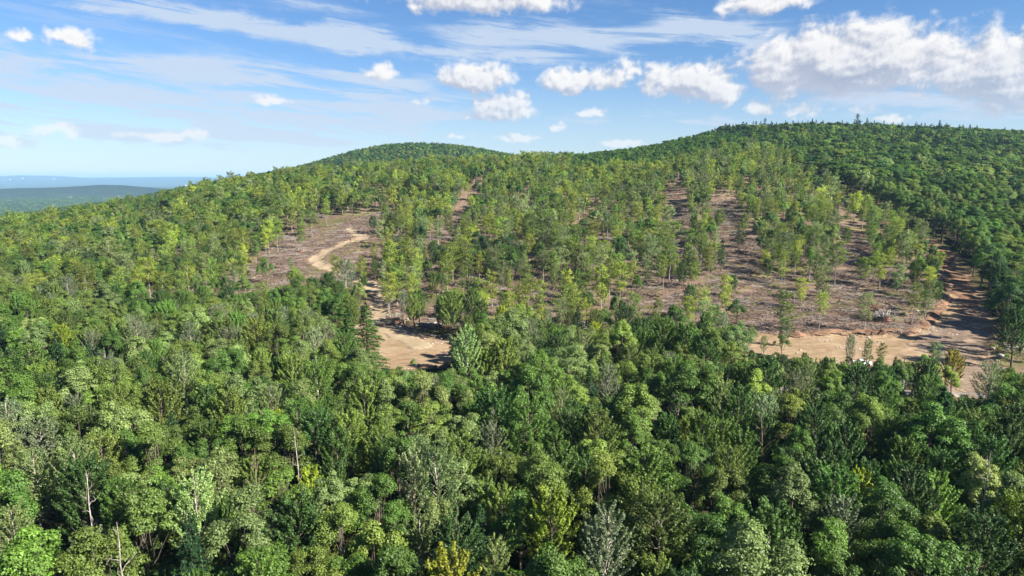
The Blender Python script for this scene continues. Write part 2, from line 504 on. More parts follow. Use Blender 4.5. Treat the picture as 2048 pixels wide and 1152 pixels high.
# ------------------------------------------------------------------ materials
def new_mat(name):
    m = bpy.data.materials.new(name)
    m.use_nodes = True
    t = NT(m.node_tree)
    t.n.clear()
    out = t.add('ShaderNodeOutputMaterial')
    return m, t, out
def leaf_material(name, trans=0.36, gloss=0.03):
    m, t, out = new_mat(name)
    at = t.add('ShaderNodeAttribute', attribute_type='INSTANCER', attribute_name='tint')
    va = t.add('ShaderNodeAttribute', attribute_type='GEOMETRY', attribute_name='var')
    tc_ = t.add('ShaderNodeTexCoord')
    nz = t.noise(tc_.outputs['Object'], 0.55, 2, .5)
    k = t.math('MULTIPLY_ADD', va.outputs['Fac'], 0.85, t.math('MULTIPLY_ADD', nz, 0.7, 0.20))
    c0 = t.vmath('MULTIPLY', at.outputs['Color'], t.comb(k, k, k))
    warm = t.vmath('MULTIPLY', c0, (1.14, 1.10, 0.80))
    c1 = t.mix(t.mapr(va.outputs['Fac'], .62, 1.0, 0, .8), c0, warm)
    df = t.add('ShaderNodeBsdfDiffuse'); t.l.new(c1, df.inputs[0])
    tr = t.add('ShaderNodeBsdfTranslucent'); t.l.new(t.vmath('MULTIPLY', c1, (1.25, 1.35, 0.7)), tr.inputs[0])
    gl = t.add('ShaderNodeBsdfGlossy'); gl.inputs['Roughness'].default_value = 0.60
    gl.inputs[0].default_value = (0.85, 0.9, 0.85, 1)
    a = t.add('ShaderNodeMixShader'); a.inputs[0].default_value = trans
    t.l.new(df.outputs[0], a.inputs[1]); t.l.new(tr.outputs[0], a.inputs[2])
    b = t.add('ShaderNodeMixShader'); b.inputs[0].default_value = gloss
    t.l.new(a.outputs[0], b.inputs[1]); t.l.new(gl.outputs[0], b.inputs[2])
    t.l.new(b.outputs[0], out.inputs[0])
    return m
def bark_material(name, c1, c2, scale=3.0):
    m, t, out = new_mat(name)
    tc_ = t.add('ShaderNodeTexCoord')
    n1 = t.noise(t.vmath('MULTIPLY', tc_.outputs['Object'], (1, 1, .35)), scale, 4, .6)
    df = t.add('ShaderNodeBsdfDiffuse')
    t.l.new(t.mix(t.mapr(n1, .35, .65), c1, c2), df.inputs[0])
    t.l.new(df.outputs[0], out.inputs[0])
    return m
def plain_material(name, col, rough=0.6, metal=0.0, vary=0.25, scale=2.0):
    m, t, out = new_mat(name)
    tc_ = t.add('ShaderNodeTexCoord')
    n1 = t.noise(tc_.outputs['Object'], scale, 4, .6)
    p = t.add('ShaderNodeBsdfPrincipled')
    lo = tuple(c * (1 - vary) for c in col); hi = tuple(min(1, c * (1 + vary)) for c in col)
    t.l.new(t.mix(n1, lo, hi), p.inputs['Base Color'])
    p.inputs['Roughness'].default_value = rough
    p.inputs['Metallic'].default_value = metal
    t.l.new(p.outputs[0], out.inputs[0])
    return m
M_LEAF = leaf_material('leaf')
M_NEEDLE = leaf_material('needle', 0.10, 0.02)
M_BARK = bark_material('bark_brown', (0.07, 0.058, 0.045), (0.155, 0.135, 0.11))
M_PALE = bark_material('bark_pale', (0.20, 0.175, 0.145), (0.36, 0.33, 0.28))
M_WHITE = bark_material('bark_white', (0.42, 0.39, 0.35), (0.72, 0.68, 0.62))
M_DEAD = bark_material('dead_wood', (0.20, 0.17, 0.155), (0.40, 0.36, 0.33))
M_SLASH = bark_material('slash_wood', (0.085, 0.058, 0.046), (0.26, 0.20, 0.165), 1.3)
M_RUST = bark_material('rusty_brush', (0.13, 0.062, 0.042), (0.25, 0.135, 0.088), 1.0)
M_POLE = bark_material('weathered_pole', (0.34, 0.32, 0.30), (0.52, 0.50, 0.47), 2.0)
M_STONE = plain_material('stone', (0.30, 0.265, 0.235), 0.9, 0, 0.3, 1.4)
M_STONEL = plain_material('pale_stone', (0.44, 0.41, 0.38), 0.9, 0, 0.2, 1.4)

# ground: forest floor, logging slash, bare soil and far woodland with a painted cloud shadow, by mesh attributes
def ground_material():
    m, t, out = new_mat('ground')
    geo = t.add('ShaderNodeNewGeometry')
    pos = geo.outputs['Position']
    def attr(n):
        return t.add('ShaderNodeAttribute', attribute_type='GEOMETRY', attribute_name=n).outputs['Fac']
    bare, slash, lowl, dark = attr('bare'), attr('slash'), attr('lowland'), attr('dark')
    n1 = t.noise(pos, 0.05, 5, .6); n2 = t.noise(pos, 0.35, 5, .65); n3 = t.noise(pos, 1.6, 4, .65)
    floor_ = t.mix(n2, (0.030, 0.030, 0.014), (0.075, 0.065, 0.035))
    floor_ = t.mix(t.mapr(n1, .45, .65), floor_, (0.045, 0.065, 0.018))
    sl = t.mix(t.mapr(n2, .3, .7), (0.115, 0.074, 0.056), (0.245, 0.170, 0.132))
    sl = t.mix(t.mapr(n3, .52, .72), sl, (0.33, 0.25, 0.20))
    sl = t.mix(t.mapr(n3, .44, .30), sl, (0.075, 0.05, 0.042))
    sl = t.mix(t.math('MULTIPLY', t.mapr(n1, .46, .62), t.mapr(n2, .42, .60)), sl, (0.145, 0.150, 0.045))
    soil = t.mix(t.mapr(n2, .3, .7), (0.21, 0.138, 0.085), (0.32, 0.23, 0.15))
    soil = t.mix(t.mapr(n3, .50, .75), soil, (0.22, 0.135, 0.085))
    fn = t.noise(pos, 0.010, 6, .68)
    fn2 = t.noise(pos, 0.0016, 4, .55)
    low = t.mix(t.mapr(fn, .38, .64), (0.020, 0.036, 0.012), (0.062, 0.092, 0.030))
    low = t.mix(t.mapr(fn2, .58, .70, 0, .55), low, (0.12, 0.14, 0.055))
    low = t.mix(t.math('MULTIPLY', dark, .85), low, (0.010, 0.020, 0.010))  # cloud shadow painted over the ridge's dark conifer colour
    c = t.mix(slash, floor_, sl)
    c = t.mix(bare, c, soil)
    c = t.mix(lowl, c, low)
    df = t.add('ShaderNodeBsdfDiffuse'); t.l.new(c, df.inputs[0])
    bp = t.add('ShaderNodeBump'); bp.inputs['Strength'].default_value = 0.9; bp.inputs['Distance'].default_value = 0.35
    t.l.new(t.math('ADD', n3, n2), bp.inputs['Height'])
    t.l.new(bp.outputs[0], df.inputs['Normal'])
    t.l.new(df.outputs[0], out.inputs[0])
    return m
M_GROUND = ground_material()
def soil_material(name, c1, c2, c3):
    m, t, out = new_mat(name)
    geo = t.add('ShaderNodeNewGeometry'); pos = geo.outputs['Position']
    n1 = t.noise(pos, 0.11, 5, .6, .6); n2 = t.noise(t.vmath('MULTIPLY', pos, (.35, 1.6, 1)), 0.9, 5, .65, .4); n3 = t.noise(pos, 2.6, 4, .7)
    c = t.mix(t.mapr(n1, .32, .68), c1, c2)
    c = t.mix(t.mapr(n2, .50, .66, 0, .85), c, c3)
    c = t.mix(t.mapr(n3, .62, .80, 0, .6), c, tuple(min(1, q * 1.5) for q in c2))
    df = t.add('ShaderNodeBsdfDiffuse'); t.l.new(c, df.inputs[0])
    bp = t.add('ShaderNodeBump'); bp.inputs['Strength'].default_value = 0.7; bp.inputs['Distance'].default_value = 0.2
    t.l.new(t.math('ADD', n3, n2), bp.inputs['Height']); t.l.new(bp.outputs[0], df.inputs['Normal'])
    t.l.new(df.outputs[0], out.inputs[0])
    return m
M_SOIL = soil_material('sandy_soil', (0.232, 0.163, 0.100), (0.305, 0.230, 0.150), (0.140, 0.090, 0.058))
M_SOILR = soil_material('red_soil', (0.15, 0.086, 0.056), (0.24, 0.150, 0.098), (0.09, 0.052, 0.036))
M_TRACK = soil_material('track_soil', (0.28, 0.215, 0.142), (0.33, 0.262, 0.180), (0.205, 0.15, 0.098))
M_GRAVEL = soil_material('road_gravel', (0.19, 0.165, 0.145), (0.25, 0.22, 0.195), (0.13, 0.11, 0.10))

# ------------------------------------------------------------------ ground sheet
def graded(lo, hi, step, grow, end_lo, end_hi):
    a = list(np.arange(lo, hi + step, step))
    s = step
    while a[-1] < end_hi:
        s *= grow; a.append(a[-1] + s)
    s = step
    while a[0] > end_lo:
        s *= grow; a.insert(0, a[0] - s)
    return np.array(a)
gx = graded(-190, 200, 1.6, 1.055, -27000, 27000)
gy = graded(150, 420, 1.6, 1.035, -4000, 27000)
X, Y = np.meshgrid(gx, gy)
Z = height(X, Y)
bd = bare_dist(X, Y) + fbm(X, Y, 9, 3) * 3.0
# banks: the landings are cut a little into the slope, with a low berm round them
bare_w = 1 - sstep(bd, -0.5, 2.5)
berm = np.exp(-((bd - 2.6) / 1.4) ** 2) * (0.55 + 0.8 * vnoise(X / 5, Y / 5))
Z = Z - 0.5 * bare_w + 0.9 * berm * (np.hypot(X, Y) < 500)
side = skid_side(X, Y)
thin = (Y > front_y(X) - 4) & (side < 6) & (Y < 700)
slash_w = thin * sstep(Y - front_y(X), -4, 6) * (1 - sstep(Y, 560, 690)) * (1 - sstep(side, -2, 8)) * np.clip(1.05 - 0.5 * sstep(-X, 60, 190) + 0.0 * X, 0, 1)
lanes_d = np.full(X.shape, 1e9)
for lp, lw in LANES:
    lanes_d = np.minimum(lanes_d, dist_line(X, Y, lp) - lw)
slash_w = np.clip(np.maximum(slash_w * (0.72 + fbm(X, Y, 26, 3) * .8), 1 - sstep(lanes_d + fbm(X, Y, 8, 3) * 5, -1, 4)), 0, 1)
low_w = sstep(np.hypot(X, Y), 900, 1300)
dark_w = np.exp(-((Y - 6850 - 0.25 * X) / 700) ** 2) * np.exp(-((X + 3700) / 2200) ** 2)  # where the low far ridge is darkened in colour as cloud shadow
ny, nx = X.shape
idx = np.arange(nx * ny).reshape(ny, nx)
quads = np.stack([idx[:-1, :-1], idx[:-1, 1:], idx[1:, 1:], idx[1:, :-1]], -1).reshape(-1, 4)
gm = mesh_from('ground', np.stack([X, Y, Z], -1).reshape(-1, 3), [quads], [M_GROUND], smooth=True)
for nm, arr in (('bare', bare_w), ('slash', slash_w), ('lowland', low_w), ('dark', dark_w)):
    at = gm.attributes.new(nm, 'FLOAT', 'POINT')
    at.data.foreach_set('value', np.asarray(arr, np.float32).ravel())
ground = tag(link('ground', gm), kind='structure')

# exact height of the sheet, for standing things on it
def gh(x, y):
    x = np.atleast_1d(np.asarray(x, float)); y = np.atleast_1d(np.asarray(y, float))
    i = np.clip(np.searchsorted(gx, x) - 1, 0, nx - 2); j = np.clip(np.searchsorted(gy, y) - 1, 0, ny - 2)
    fx = (x - gx[i]) / (gx[i + 1] - gx[i]); fy = (y - gy[j]) / (gy[j + 1] - gy[j])
    return (Z[j, i] * (1 - fx) + Z[j, i + 1] * fx) * (1 - fy) + (Z[j + 1, i] * (1 - fx) + Z[j + 1, i + 1] * fx) * fy
def gz(x, y):
    return float(gh(x, y)[0])

def drape(name, fn, x0, x1, y0, y1, step, lift, mat, bump=0.0):
    """sheet over the ground wherever fn(x, y) < 0"""
    xs = np.arange(x0, x1, step); ys = np.arange(y0, y1, step)
    A, B = np.meshgrid(xs, ys)
    d = fn(A, B)
    H = gh(A.ravel(), B.ravel()).reshape(A.shape) + lift + bump * fbm(A, B, 3.0, 3)
    H = H - 0.25 * sstep(d, -0.9, 0.0)       # the rim dips into the ground
    ok = d < 0.3
    c = ok[:-1, :-1] & ok[:-1, 1:] & ok[1:, 1:] & ok[1:, :-1]
    ii = np.arange(A.size).reshape(A.shape)
    q = np.stack([ii[:-1, :-1], ii[:-1, 1:], ii[1:, 1:], ii[1:, :-1]], -1)[c]
    used = np.unique(q); remap = np.full(A.size, -1); remap[used] = np.arange(len(used))
    v = np.stack([A, B, H], -1).reshape(-1, 3)[used]
    return tag(link(name, mesh_from(name, v, [remap[q]], [mat], smooth=True)), kind='structure')
def bb(p, m=3):
    return p[:, 0].min() - m, p[:, 0].max() + m, p[:, 1].min() - m, p[:, 1].max() + m
drape('dirt_landing', lambda a, b: dist_poly(a, b, LAND1) + fbm(a, b, 7, 4) * 3.4, *bb(LAND1), 0.7, 0.10, M_SOIL, 0.15)
drape('dirt_landing', lambda a, b: dist_poly(a, b, LAND2) + fbm(a, b, 7, 4) * 4.0, *bb(LAND2), 0.7, 0.10, M_SOIL, 0.2)
drape('dirt_track', lambda a, b: dist_line(a, b, TRACK1) - 3.9 + fbm(a, b, 4, 3) * 1.2, *bb(TRACK1, 6), 0.6, 0.34, M_TRACK, 0.05)
drape('skid_trail', lambda a, b: dist_line(a, b, SKID) - 4.0 + fbm(a, b, 5, 3) * 2.0, *bb(SKID, 9), 0.8, 0.17, M_SOILR, 0.25)
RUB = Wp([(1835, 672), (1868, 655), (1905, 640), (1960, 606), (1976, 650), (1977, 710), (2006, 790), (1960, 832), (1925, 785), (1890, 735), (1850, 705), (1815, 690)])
M_RUB = soil_material('rubble_soil', (0.150, 0.112, 0.085), (0.255, 0.195, 0.145), (0.085, 0.062, 0.050))  # grey-brown rubble colour with the trees' shade painted in
drape('rubble_ground', lambda a, b: dist_poly(a, b, RUB) + fbm(a, b, 5, 3) * 4.5, *bb(RUB), 0.7, 0.24, M_RUB, 0.55)  # darker sheet: rubbly subsoil plus painted shade at the landing's end
for ln_, hw_ in (([(1590, 671), (1660, 668), (1750, 666), (1832, 666)], 1.5), ([(1845, 655), (1880, 618), (1900, 596)], 1.6), ([(760, 738), (820, 742), (880, 738), (915, 722)], 1.5), ([(760, 650), (830, 650), (900, 655)], 1.2)):
    BK = Wp(ln_)
    drape('earth_bank', lambda a, b: dist_line(a, b, BK) - hw_ + fbm(a, b, 4, 3) * 1.4, *bb(BK, 5), 0.55, 0.55, M_SOILR, 0.8)
drape('gravel_road', lambda a, b: np.abs(b - ROADY(a)) - 3.0 + fbm(a, b, 5, 3) * .5, -170, 180, 120, 190, 0.9, 0.12, M_GRAVEL, 0.03)

# ------------------------------------------------------------------ tree shapes
def unit(v):
    return v / (np.linalg.norm(v, axis=-1, keepdims=True) + 1e-9)
def rdirs(r, n):
    return unit(r.normal(size=(n, 3)))
def cards(r, c, nrm, L, Wd, axis=None, jit=0.35):
    """folded leaf-shaped quads at centres c facing nrm"""
    n = len(c)
    nrm = unit(nrm)
    a = rdirs(r, n) if axis is None else unit(axis + jit * r.normal(size=(n, 3)))
    a = unit(a - nrm * np.sum(a * nrm, 1, keepdims=True))
    b = np.cross(nrm, a)
    s = r.uniform(.7, 1.3, (n, 1))
    L = L * s; w = Wd * s * r.uniform(.85, 1.15, (n, 1))
    fold = nrm * w * 0.22
    v = np.stack([c - a * L * .5, c + b * w * .5 + fold - a * L * .05, c + a * L * .5, c - b * w * .5 + fold - a * L * .05], 1).reshape(-1, 3)
    q = np.arange(n * 4).reshape(-1, 4)
    return v, q
def limb(acc, r, a, b, r0, r1, sag=0.0, n=4, sides=4):
    a = np.asarray(a, float); b = np.asarray(b, float)
    t = np.linspace(0, 1, n)[:, None]
    p = a + (b - a) * t
    Ln = np.linalg.norm(b - a)
    p[1:-1] += r.normal(size=(n - 2, 3)) * Ln * 0.05
    p[:, 2] += sag * Ln * np.sin(PI * t[:, 0])
    v, q = tube(p, np.linspace(r0, r1, n), sides)
    acc.add(v, q)
def trunk(acc, r, H, r0, r1, lean=0.3, n=7, sides=6):
    t = np.linspace(0, 1, n)
    p = np.stack([np.cumsum(r.normal(size=n)) * lean * .3, np.cumsum(r.normal(size=n)) * lean * .3, t * H], 1)
    p[:, :2] -= p[0, :2]
    p[0, 2] = -0.6
    rad = r0 + (r1 - r0) * t; rad[0] *= 1.35
    v, q = tube(p, rad, sides)
    acc.add(v, q)
    return lambda z: np.array([np.interp(z, p[:, 2], p[:, 0]), np.interp(z, p[:, 2], p[:, 1]), z])

def broadleaf(seed, H, Rc, cb, n_cl, n_lf, leaf, squash=.72, top=1.0, rnd=.42, face=.15):
    """rounded crown of leaf clumps carried on limbs"""
    r = np.random.default_rng(seed)
    wood, lf = Acc(), Acc()
    ax = trunk(wood, r, H * .86, H * .016, H * .004)
    hc = (H - cb) / 2; zc = cb + hc
    ph = r.uniform(0, 2 * PI, 3)
    d = rdirs(r, n_cl); d[:, 2] = np.where(d[:, 2] < -0.35, -d[:, 2], d[:, 2])
    # lobes: clump centres gather into a few big boughs
    nb = int(r.integers(6, 10)); boughs = rdirs(r, nb); boughs[:, 2] = np.abs(boughs[:, 2]) * .8 + .02 * r.normal(size=nb)
    near = boughs[np.argmax(d @ unit(boughs).T, 1)]
    d = unit(d * .62 + unit(near) * .55)
    phi = np.arctan2(d[:, 1], d[:, 0])
    lob = 1 + .13 * np.sin(2 * phi + ph[0]) + .10 * np.sin(3 * phi + ph[1])
    rad = r.uniform(.55, 1.0, n_cl) ** .55 * lob
    # fuller below the middle, drawn in towards the top
    taper = np.where(d[:, 2] > 0, 1 - .28 * top * d[:, 2], 1.0)
    c = np.stack([d[:, 0] * Rc * rad * taper, d[:, 1] * Rc * rad * taper, zc + d[:, 2] * hc * rad], 1)
    rc = Rc * r.uniform(.19, .36, n_cl) * (60 / max(n_cl, 40)) ** .33
    for i in r.permutation(n_cl)[: min(14, n_cl)]:
        z0 = np.clip(cb * .75 + (c[i, 2] - cb) * r.uniform(.25, .6), cb * .5, H * .8)
        limb(wood, r, ax(z0), c[i], H * .0042, H * .0012, -.06)
    share = (rc ** 2); share = np.maximum(8, (n_lf * share / share.sum())).astype(int)
    for i in range(n_cl):
        k = share[i]
        dd = rdirs(r, k)
        out = unit(c[i] - np.array([0, 0, zc - hc * .4]))
        flip = np.sum(dd * (out * .8 + np.array([0, 0, .6])), 1) < -.25
        dd[flip] *= -1
        rr = rc[i] * r.uniform(.45, 1.08, (k, 1))
        p = c[i] + dd * rr * np.array([1, 1, squash])
        nrm = dd * .75 + np.array([0, 0, .42 - face * .3]) + out * face + r.normal(size=(k, 3)) * rnd
        v, q = cards(r, p, nrm, leaf, leaf * .72)
        lf.add(v, q, np.clip(r.normal(.48, .17, k) + r.normal() * .07, 0, 1))
    return wood, lf
def plume(seed, H, Rc, cb, n_sh, n_lf, leaf, rise=1.0, width=.42, prof=.7, bare=.35):
    """crown of upswept shoots, each a feathery plume of leaves"""
    r = np.random.default_rng(seed)
    wood, lf = Acc(), Acc()
    ax = trunk(wood, r, H * .93, H * .014, H * .003)
    for i in range(n_sh):
        u = (i + r.random()) / n_sh
        z0 = cb + (H - cb) * (u ** .9) * .86
        rel = (z0 - cb) / (H - cb)
        env = Rc * (np.sin(PI * min(1, .16 + .84 * rel ** prof)) ** .75) * r.uniform(.65, 1.12) + .25
        ph = i * 2.39996 + r.normal() * .35
        b0 = ax(max(z0 - .2 * env, cb * .8))
        tip = ax(z0) + np.array([np.cos(ph) * env, np.sin(ph) * env, env * rise * r.uniform(.55, 1.15) + .3])
        tip[2] = min(tip[2], H + .6)
        mid = b0 * .5 + tip * .5 + np.array([np.cos(ph), np.sin(ph), -.55]) * env * .16
        if i % 2 == 0:
            t = np.linspace(0, 1, 4)[:, None]
            p = (1 - t) ** 2 * b0 + 2 * t * (1 - t) * mid + t * t * tip
            v, q = tube(p, np.linspace(H * .0035, H * .001, 4), 3); wood.add(v, q)
        k = max(6, int(n_lf / n_sh * (.5 + env / Rc)))
        t = (bare + (1 - bare) * r.random((k, 1)) ** .75)
        p = (1 - t) ** 2 * b0 + 2 * t * (1 - t) * mid + t * t * tip
        ax_ = 2 * (1 - t) * (mid - b0) + 2 * t * (tip - mid)
        off = rdirs(r, k) * width * r.uniform(.2, 1.0, (k, 1)) * (1.15 - .65 * t)
        p = p + off
        nrm = unit(off) * .7 + np.array([0, 0, .45]) + r.normal(size=(k, 3)) * .45
        v, q = cards(r, p, nrm, leaf, leaf * .62, unit(ax_), .6)
        lf.add(v, q, np.clip(r.normal(.48, .17, k) + r.normal() * .06, 0, 1))
    return wood, lf
def slender(seed, H, Rc, cb, n_br, n_lf, leaf, flat=.3, whip=False):
    """thinned forest-grown tree: long thin stem, open layered crown"""
    r = np.random.default_rng(seed)
    wood, lf = Acc(), Acc()
    ax = trunk(wood, r, H, H * .0095 + .03, .025, .45, 8, 5)
    for i in range(n_br):
        u = (i + r.random()) / n_br
        z0 = cb + (H - cb) * u
        env = Rc * (.35 + .65 * np.sin(PI * (.12 + .8 * u))) * r.uniform(.45, 1.15)
        ph = i * 2.4 + r.normal() * .5
        up = r.uniform(.05, .55) + .35 * u
        b0 = ax(z0)
        tip = b0 + np.array([np.cos(ph) * env, np.sin(ph) * env, env * up])
        limb(wood, r, b0, tip, .035, .010, .06, 3, 3)
        k = max(5, int(n_lf / n_br * (.35 + env / Rc)))
        t = r.random((k, 1)) ** .6
        side = np.array([-np.sin(ph), np.cos(ph), 0])
        p = b0 + (tip - b0) * (.2 + .85 * t) + side * r.normal(size=(k, 1)) * env * .30 * (1.15 - .5 * t) + r.normal(size=(k, 3)) * np.array([.14, .14, flat * .55])
        nrm = np.array([0, 0, .8]) + np.array([np.cos(ph), np.sin(ph), 0]) * .25 + r.normal(size=(k, 3)) * .5
        v, q = cards(r, p, nrm, leaf, leaf * .66)
        lf.add(v, q, np.clip(r.normal(.5, .18, k), 0, 1))
    return wood, lf
def conifer(seed, H, Rc, cb, n_wh, n_lf, leaf, droop=.18, ragged=.25, power=.85):
    """whorled branches with flat sprays"""
    r = np.random.default_rng(seed)
    wood, lf = Acc(), Acc()
    ax = trunk(wood, r, H, H * .015, .03, .15, 6, 6)
    per = 6
    for i in range(n_wh):
        u = i / (n_wh - 1)
        z0 = cb + (H - cb) * u * .97
        for j in range(per):
            env = Rc * ((1 - u) ** power) * r.uniform(1 - ragged * 1.6, 1 + ragged) + .18
            if r.random() < ragged * .35:
                continue
            ph = j * 2 * PI / per + i * .9 + r.normal() * .2
            b0 = ax(z0 + r.normal() * .15)
            tip = b0 + np.array([np.cos(ph) * env, np.sin(ph) * env, -env * droop * r.uniform(.5, 1.4) + .12 * env])
            if j % 2 == 0:
                limb(wood, r, b0, tip, .05, .012, .05, 3, 3)
            k = max(6, int(n_lf / (n_wh * per) * (.25 + 1.6 * env / Rc)))
            t = r.random((k, 1)) ** .65
            side = np.array([-np.sin(ph), np.cos(ph), 0])
            p = b0 + (tip - b0) * (.12 + .95 * t) + side * r.normal(size=(k, 1)) * env * .20 * (1.2 - .75 * t)
            p[:, 2] += .10 * env * np.sin(PI * t[:, 0]) + r.normal(size=k) * .09
            nrm = np.array([0, 0, .9]) + r.normal(size=(k, 3)) * .45
            axd = np.array([np.cos(ph), np.sin(ph), -.2]) + side * r.normal(size=(k, 1)) * .7
            v, q = cards(r, p, nrm, leaf, leaf * .34, axd, .2)
            lf.add(v, q, np.clip(r.normal(.45, .18, k), 0, 1))
    k = 30
    p = ax(H * .98) + np.stack([r.normal(size=k) * .12, r.normal(size=k) * .12, r.uniform(-.8, .5, k)], 1)
    v, q = cards(r, p, rdirs(r, k), leaf * .8, leaf * .25, np.array([[0, 0, 1.]] * k), .5)
    lf.add(v, q, np.full(k, .5))
    return wood, lf
def snag(seed, H, n_br, spread, up=.6, r0=.16):
    r = np.random.default_rng(seed)
    tr_, br = Acc(), []
    ax = trunk(tr_, r, H, r0, .03, .5, 8, 6)
    for i in range(n_br):
        z0 = H * (.35 + .6 * (i + r.random()) / n_br)
        L = spread * (1.1 - .6 * z0 / H) * r.uniform(.6, 1.2)
        ph = i * 2.4 + r.normal() * .4
        a = Acc()
        b0 = ax(z0); tip = b0 + np.array([np.cos(ph) * L, np.sin(ph) * L, L * up * r.uniform(.6, 1.5)])
        limb(a, r, b0, tip, .05, .012, .08, 4, 4)
        for s in (.5, .75):
            m = b0 + (tip - b0) * s
            limb(a, r, m, m + r.normal(size=3) * L * .25 + np.array([0, 0, L * .3]), .022, .008, 0, 3, 3)
        br.append(a)
    return tr_, br

PROTO = bpy.data.collections.new('tree_shapes')     # never linked to the scene: shapes for the uncountable woods
class Shape:
    """one tree shape: trunk mesh and crown mesh, and on demand a joined mesh for stuff"""
    def __init__(self, nm, wl, bark, leafm, H):
        wood, lf = wl
        self.H = H; self.nm = nm
        self.wood = wood.arrays(); self.lf = lf.arrays()
        self.bark, self.leafm = bark, leafm
        self._t = self._c = None
    def meshes(self):
        if self._t is None:
            v, q, a = self.wood
            self._t = mesh_from('trunk', v, [q], [self.bark], smooth=True)
            v, q, a = self.lf
            self._c = mesh_from('crown', v, [q], [self.leafm], var=a)
        return self._t, self._c
    def joined(self, name, coll):
        v1, q1, a1 = self.wood; v2, q2, a2 = self.lf
        me = mesh_from(name, np.vstack([v1, v2]), [np.vstack([q1, q2 + len(v1)])], [self.bark, self.leafm],
                       midx=np.concatenate([np.zeros(len(q1)), np.ones(len(q2))]), var=np.concatenate([a1, a2]))
        o = bpy.data.objects.new(name, me)
        coll.objects.link(o)
        return o

# near shapes (for single trees)
OAK = [Shape('oak', broadleaf(100 + i, H, Rc, cb, nc, 11500, .27), M_BARK, M_LEAF, H) for i, (H, Rc, cb, nc) in enumerate(
    [(17, 4.3, 3.0, 120), (16, 3.5, 2.5, 95), (18, 4.8, 4.0, 140), (15, 4.0, 2.5, 85), (17.5, 3.4, 3.5, 110), (16.5, 4.4, 4.0, 100), (16, 3.9, 2.6, 70), (17, 4.6, 3.2, 160)])]
MAPLE = [Shape('maple', plume(200 + i, H, Rc, cb, ns, 9500, .28, rs, wd), M_BARK, M_LEAF, H) for i, (H, Rc, cb, ns, rs, wd) in enumerate(
    [(17, 3.6, 3.5, 120, .9, .50), (16, 3.2, 3.0, 100, 1.1, .48), (18, 4.0, 4.0, 140, .75, .52), (15, 3.4, 2.5, 105, 1.0, .45), (16.5, 3.0, 3.5, 95, 1.25, .42)])]
ASPEN = [Shape('aspen', plume(300 + i, H, Rc, cb, ns, nl, .25, rs, wd, .7, .25), M_PALE, M_LEAF, H) for i, (H, Rc, cb, ns, rs, wd, nl) in enumerate(
    [(16, 2.5, 4.5, 75, 1.3, .34, 4200), (17, 2.9, 5.0, 85, 1.1, .38, 4800), (14.5, 2.2, 4.0, 60, 1.5, .30, 3200), (15.5, 3.2, 4.5, 80, .9, .40, 4600)])]
HEML = [Shape('hemlock', conifer(400 + i, H, Rc, cb, nw, 7200, .44, dr, rg, pw), M_BARK, M_NEEDLE, H) for i, (H, Rc, cb, nw, dr, rg, pw) in enumerate(
    [(17, 3.4, 1.5, 26, .22, .25, .75), (15, 2.8, 1.2, 24, .18, .3, .8), (16, 3.0, 2.0, 22, .12, .35, .7)])]
SLIM = [Shape('slender', slender(500 + i, H, Rc, cb, nb, nl, .36, fl), M_PALE, M_LEAF, H) for i, (H, Rc, cb, nb, nl, fl) in enumerate(
    [(14, 3.0, 4.5, 34, 2700, .5), (15, 3.5, 6.0, 36, 3300, .55), (13, 2.7, 3.5, 34, 2300, .45), (12, 3.2, 3.0, 36, 3000, .5), (14.5, 4.2, 6.5, 38, 3800, .6),
     (13.5, 2.0, 5.5, 26, 1300, .4), (11, 3.0, 2.0, 36, 2800, .45), (15, 2.9, 7.5, 28, 2000, .5)])]
PINE = [Shape('pine', conifer(600 + i, H, Rc, cb, nw, 3600, .62, dr, rg, pw), M_BARK, M_NEEDLE, H) for i, (H, Rc, cb, nw, dr, rg, pw) in enumerate(
    [(18, 3.6, 4.0, 15, -.05, .45, .6), (16, 3.0, 3.5, 14, .02, .4, .7), (19, 3.2, 6.0, 14, -.1, .5, .55)])]
# coarser shapes for trees farther off
OAKM = [Shape('oakm', broadleaf(700 + i, H, Rc, cb, nc, 1900, .66, .72, 1.0, .26, .55), M_BARK, M_LEAF, H) for i, (H, Rc, cb, nc) in enumerate(
    [(14, 4.2, 4.5, 42), (15, 3.8, 5.0, 36), (13.5, 4.6, 4.0, 46), (14.5, 3.5, 4.5, 34), (13, 4.0, 3.5, 38)])]
MAPLEM = [Shape('maplem', plume(720 + i, H, Rc, cb, ns, 1500, .62, rs, wd), M_BARK, M_LEAF, H) for i, (H, Rc, cb, ns, rs, wd) in enumerate(
    [(15, 3.4, 3.5, 60, .9, .6), (14, 3.0, 3.0, 50, 1.1, .55)])]
SLIMM = [Shape('slimm', slender(740 + i, H, Rc, cb, nb, nl, .60, fl), M_PALE, M_LEAF, H) for i, (H, Rc, cb, nb, nl, fl) in enumerate(
    [(14, 3.1, 4.5, 26, 980, .55), (13, 3.6, 4.5, 26, 1150, .6), (12, 2.9, 3.0, 26, 900, .5), (14.5, 3.8, 6.0, 26, 1200, .65)])]
PINEM = [Shape('pinem', conifer(760 + i, H, Rc, cb, nw, 900, 1.0, dr, rg, pw), M_BARK, M_NEEDLE, H) for i, (H, Rc, cb, nw, dr, rg, pw) in enumerate(
    [(17, 3.2, 4.0, 12, -.05, .4, .65), (15, 2.6, 3.0, 12, .1, .35, .8)])]
OAKF = [Shape('oakf', broadleaf(780 + i, H, Rc, cb, nc, 380, 1.45, .72, 1.0, .22, .6), M_BARK, M_LEAF, H) for i, (H, Rc, cb, nc) in enumerate(
    [(14, 4.4, 4, 26), (15, 4.0, 4, 24), (13, 4.8, 3.5, 28)])]
PINEF = [Shape('pinef', conifer(790, 17, 3.2, 3, 9, 300, 1.6, .05, .35, .75), M_BARK, M_NEEDLE, 17)]

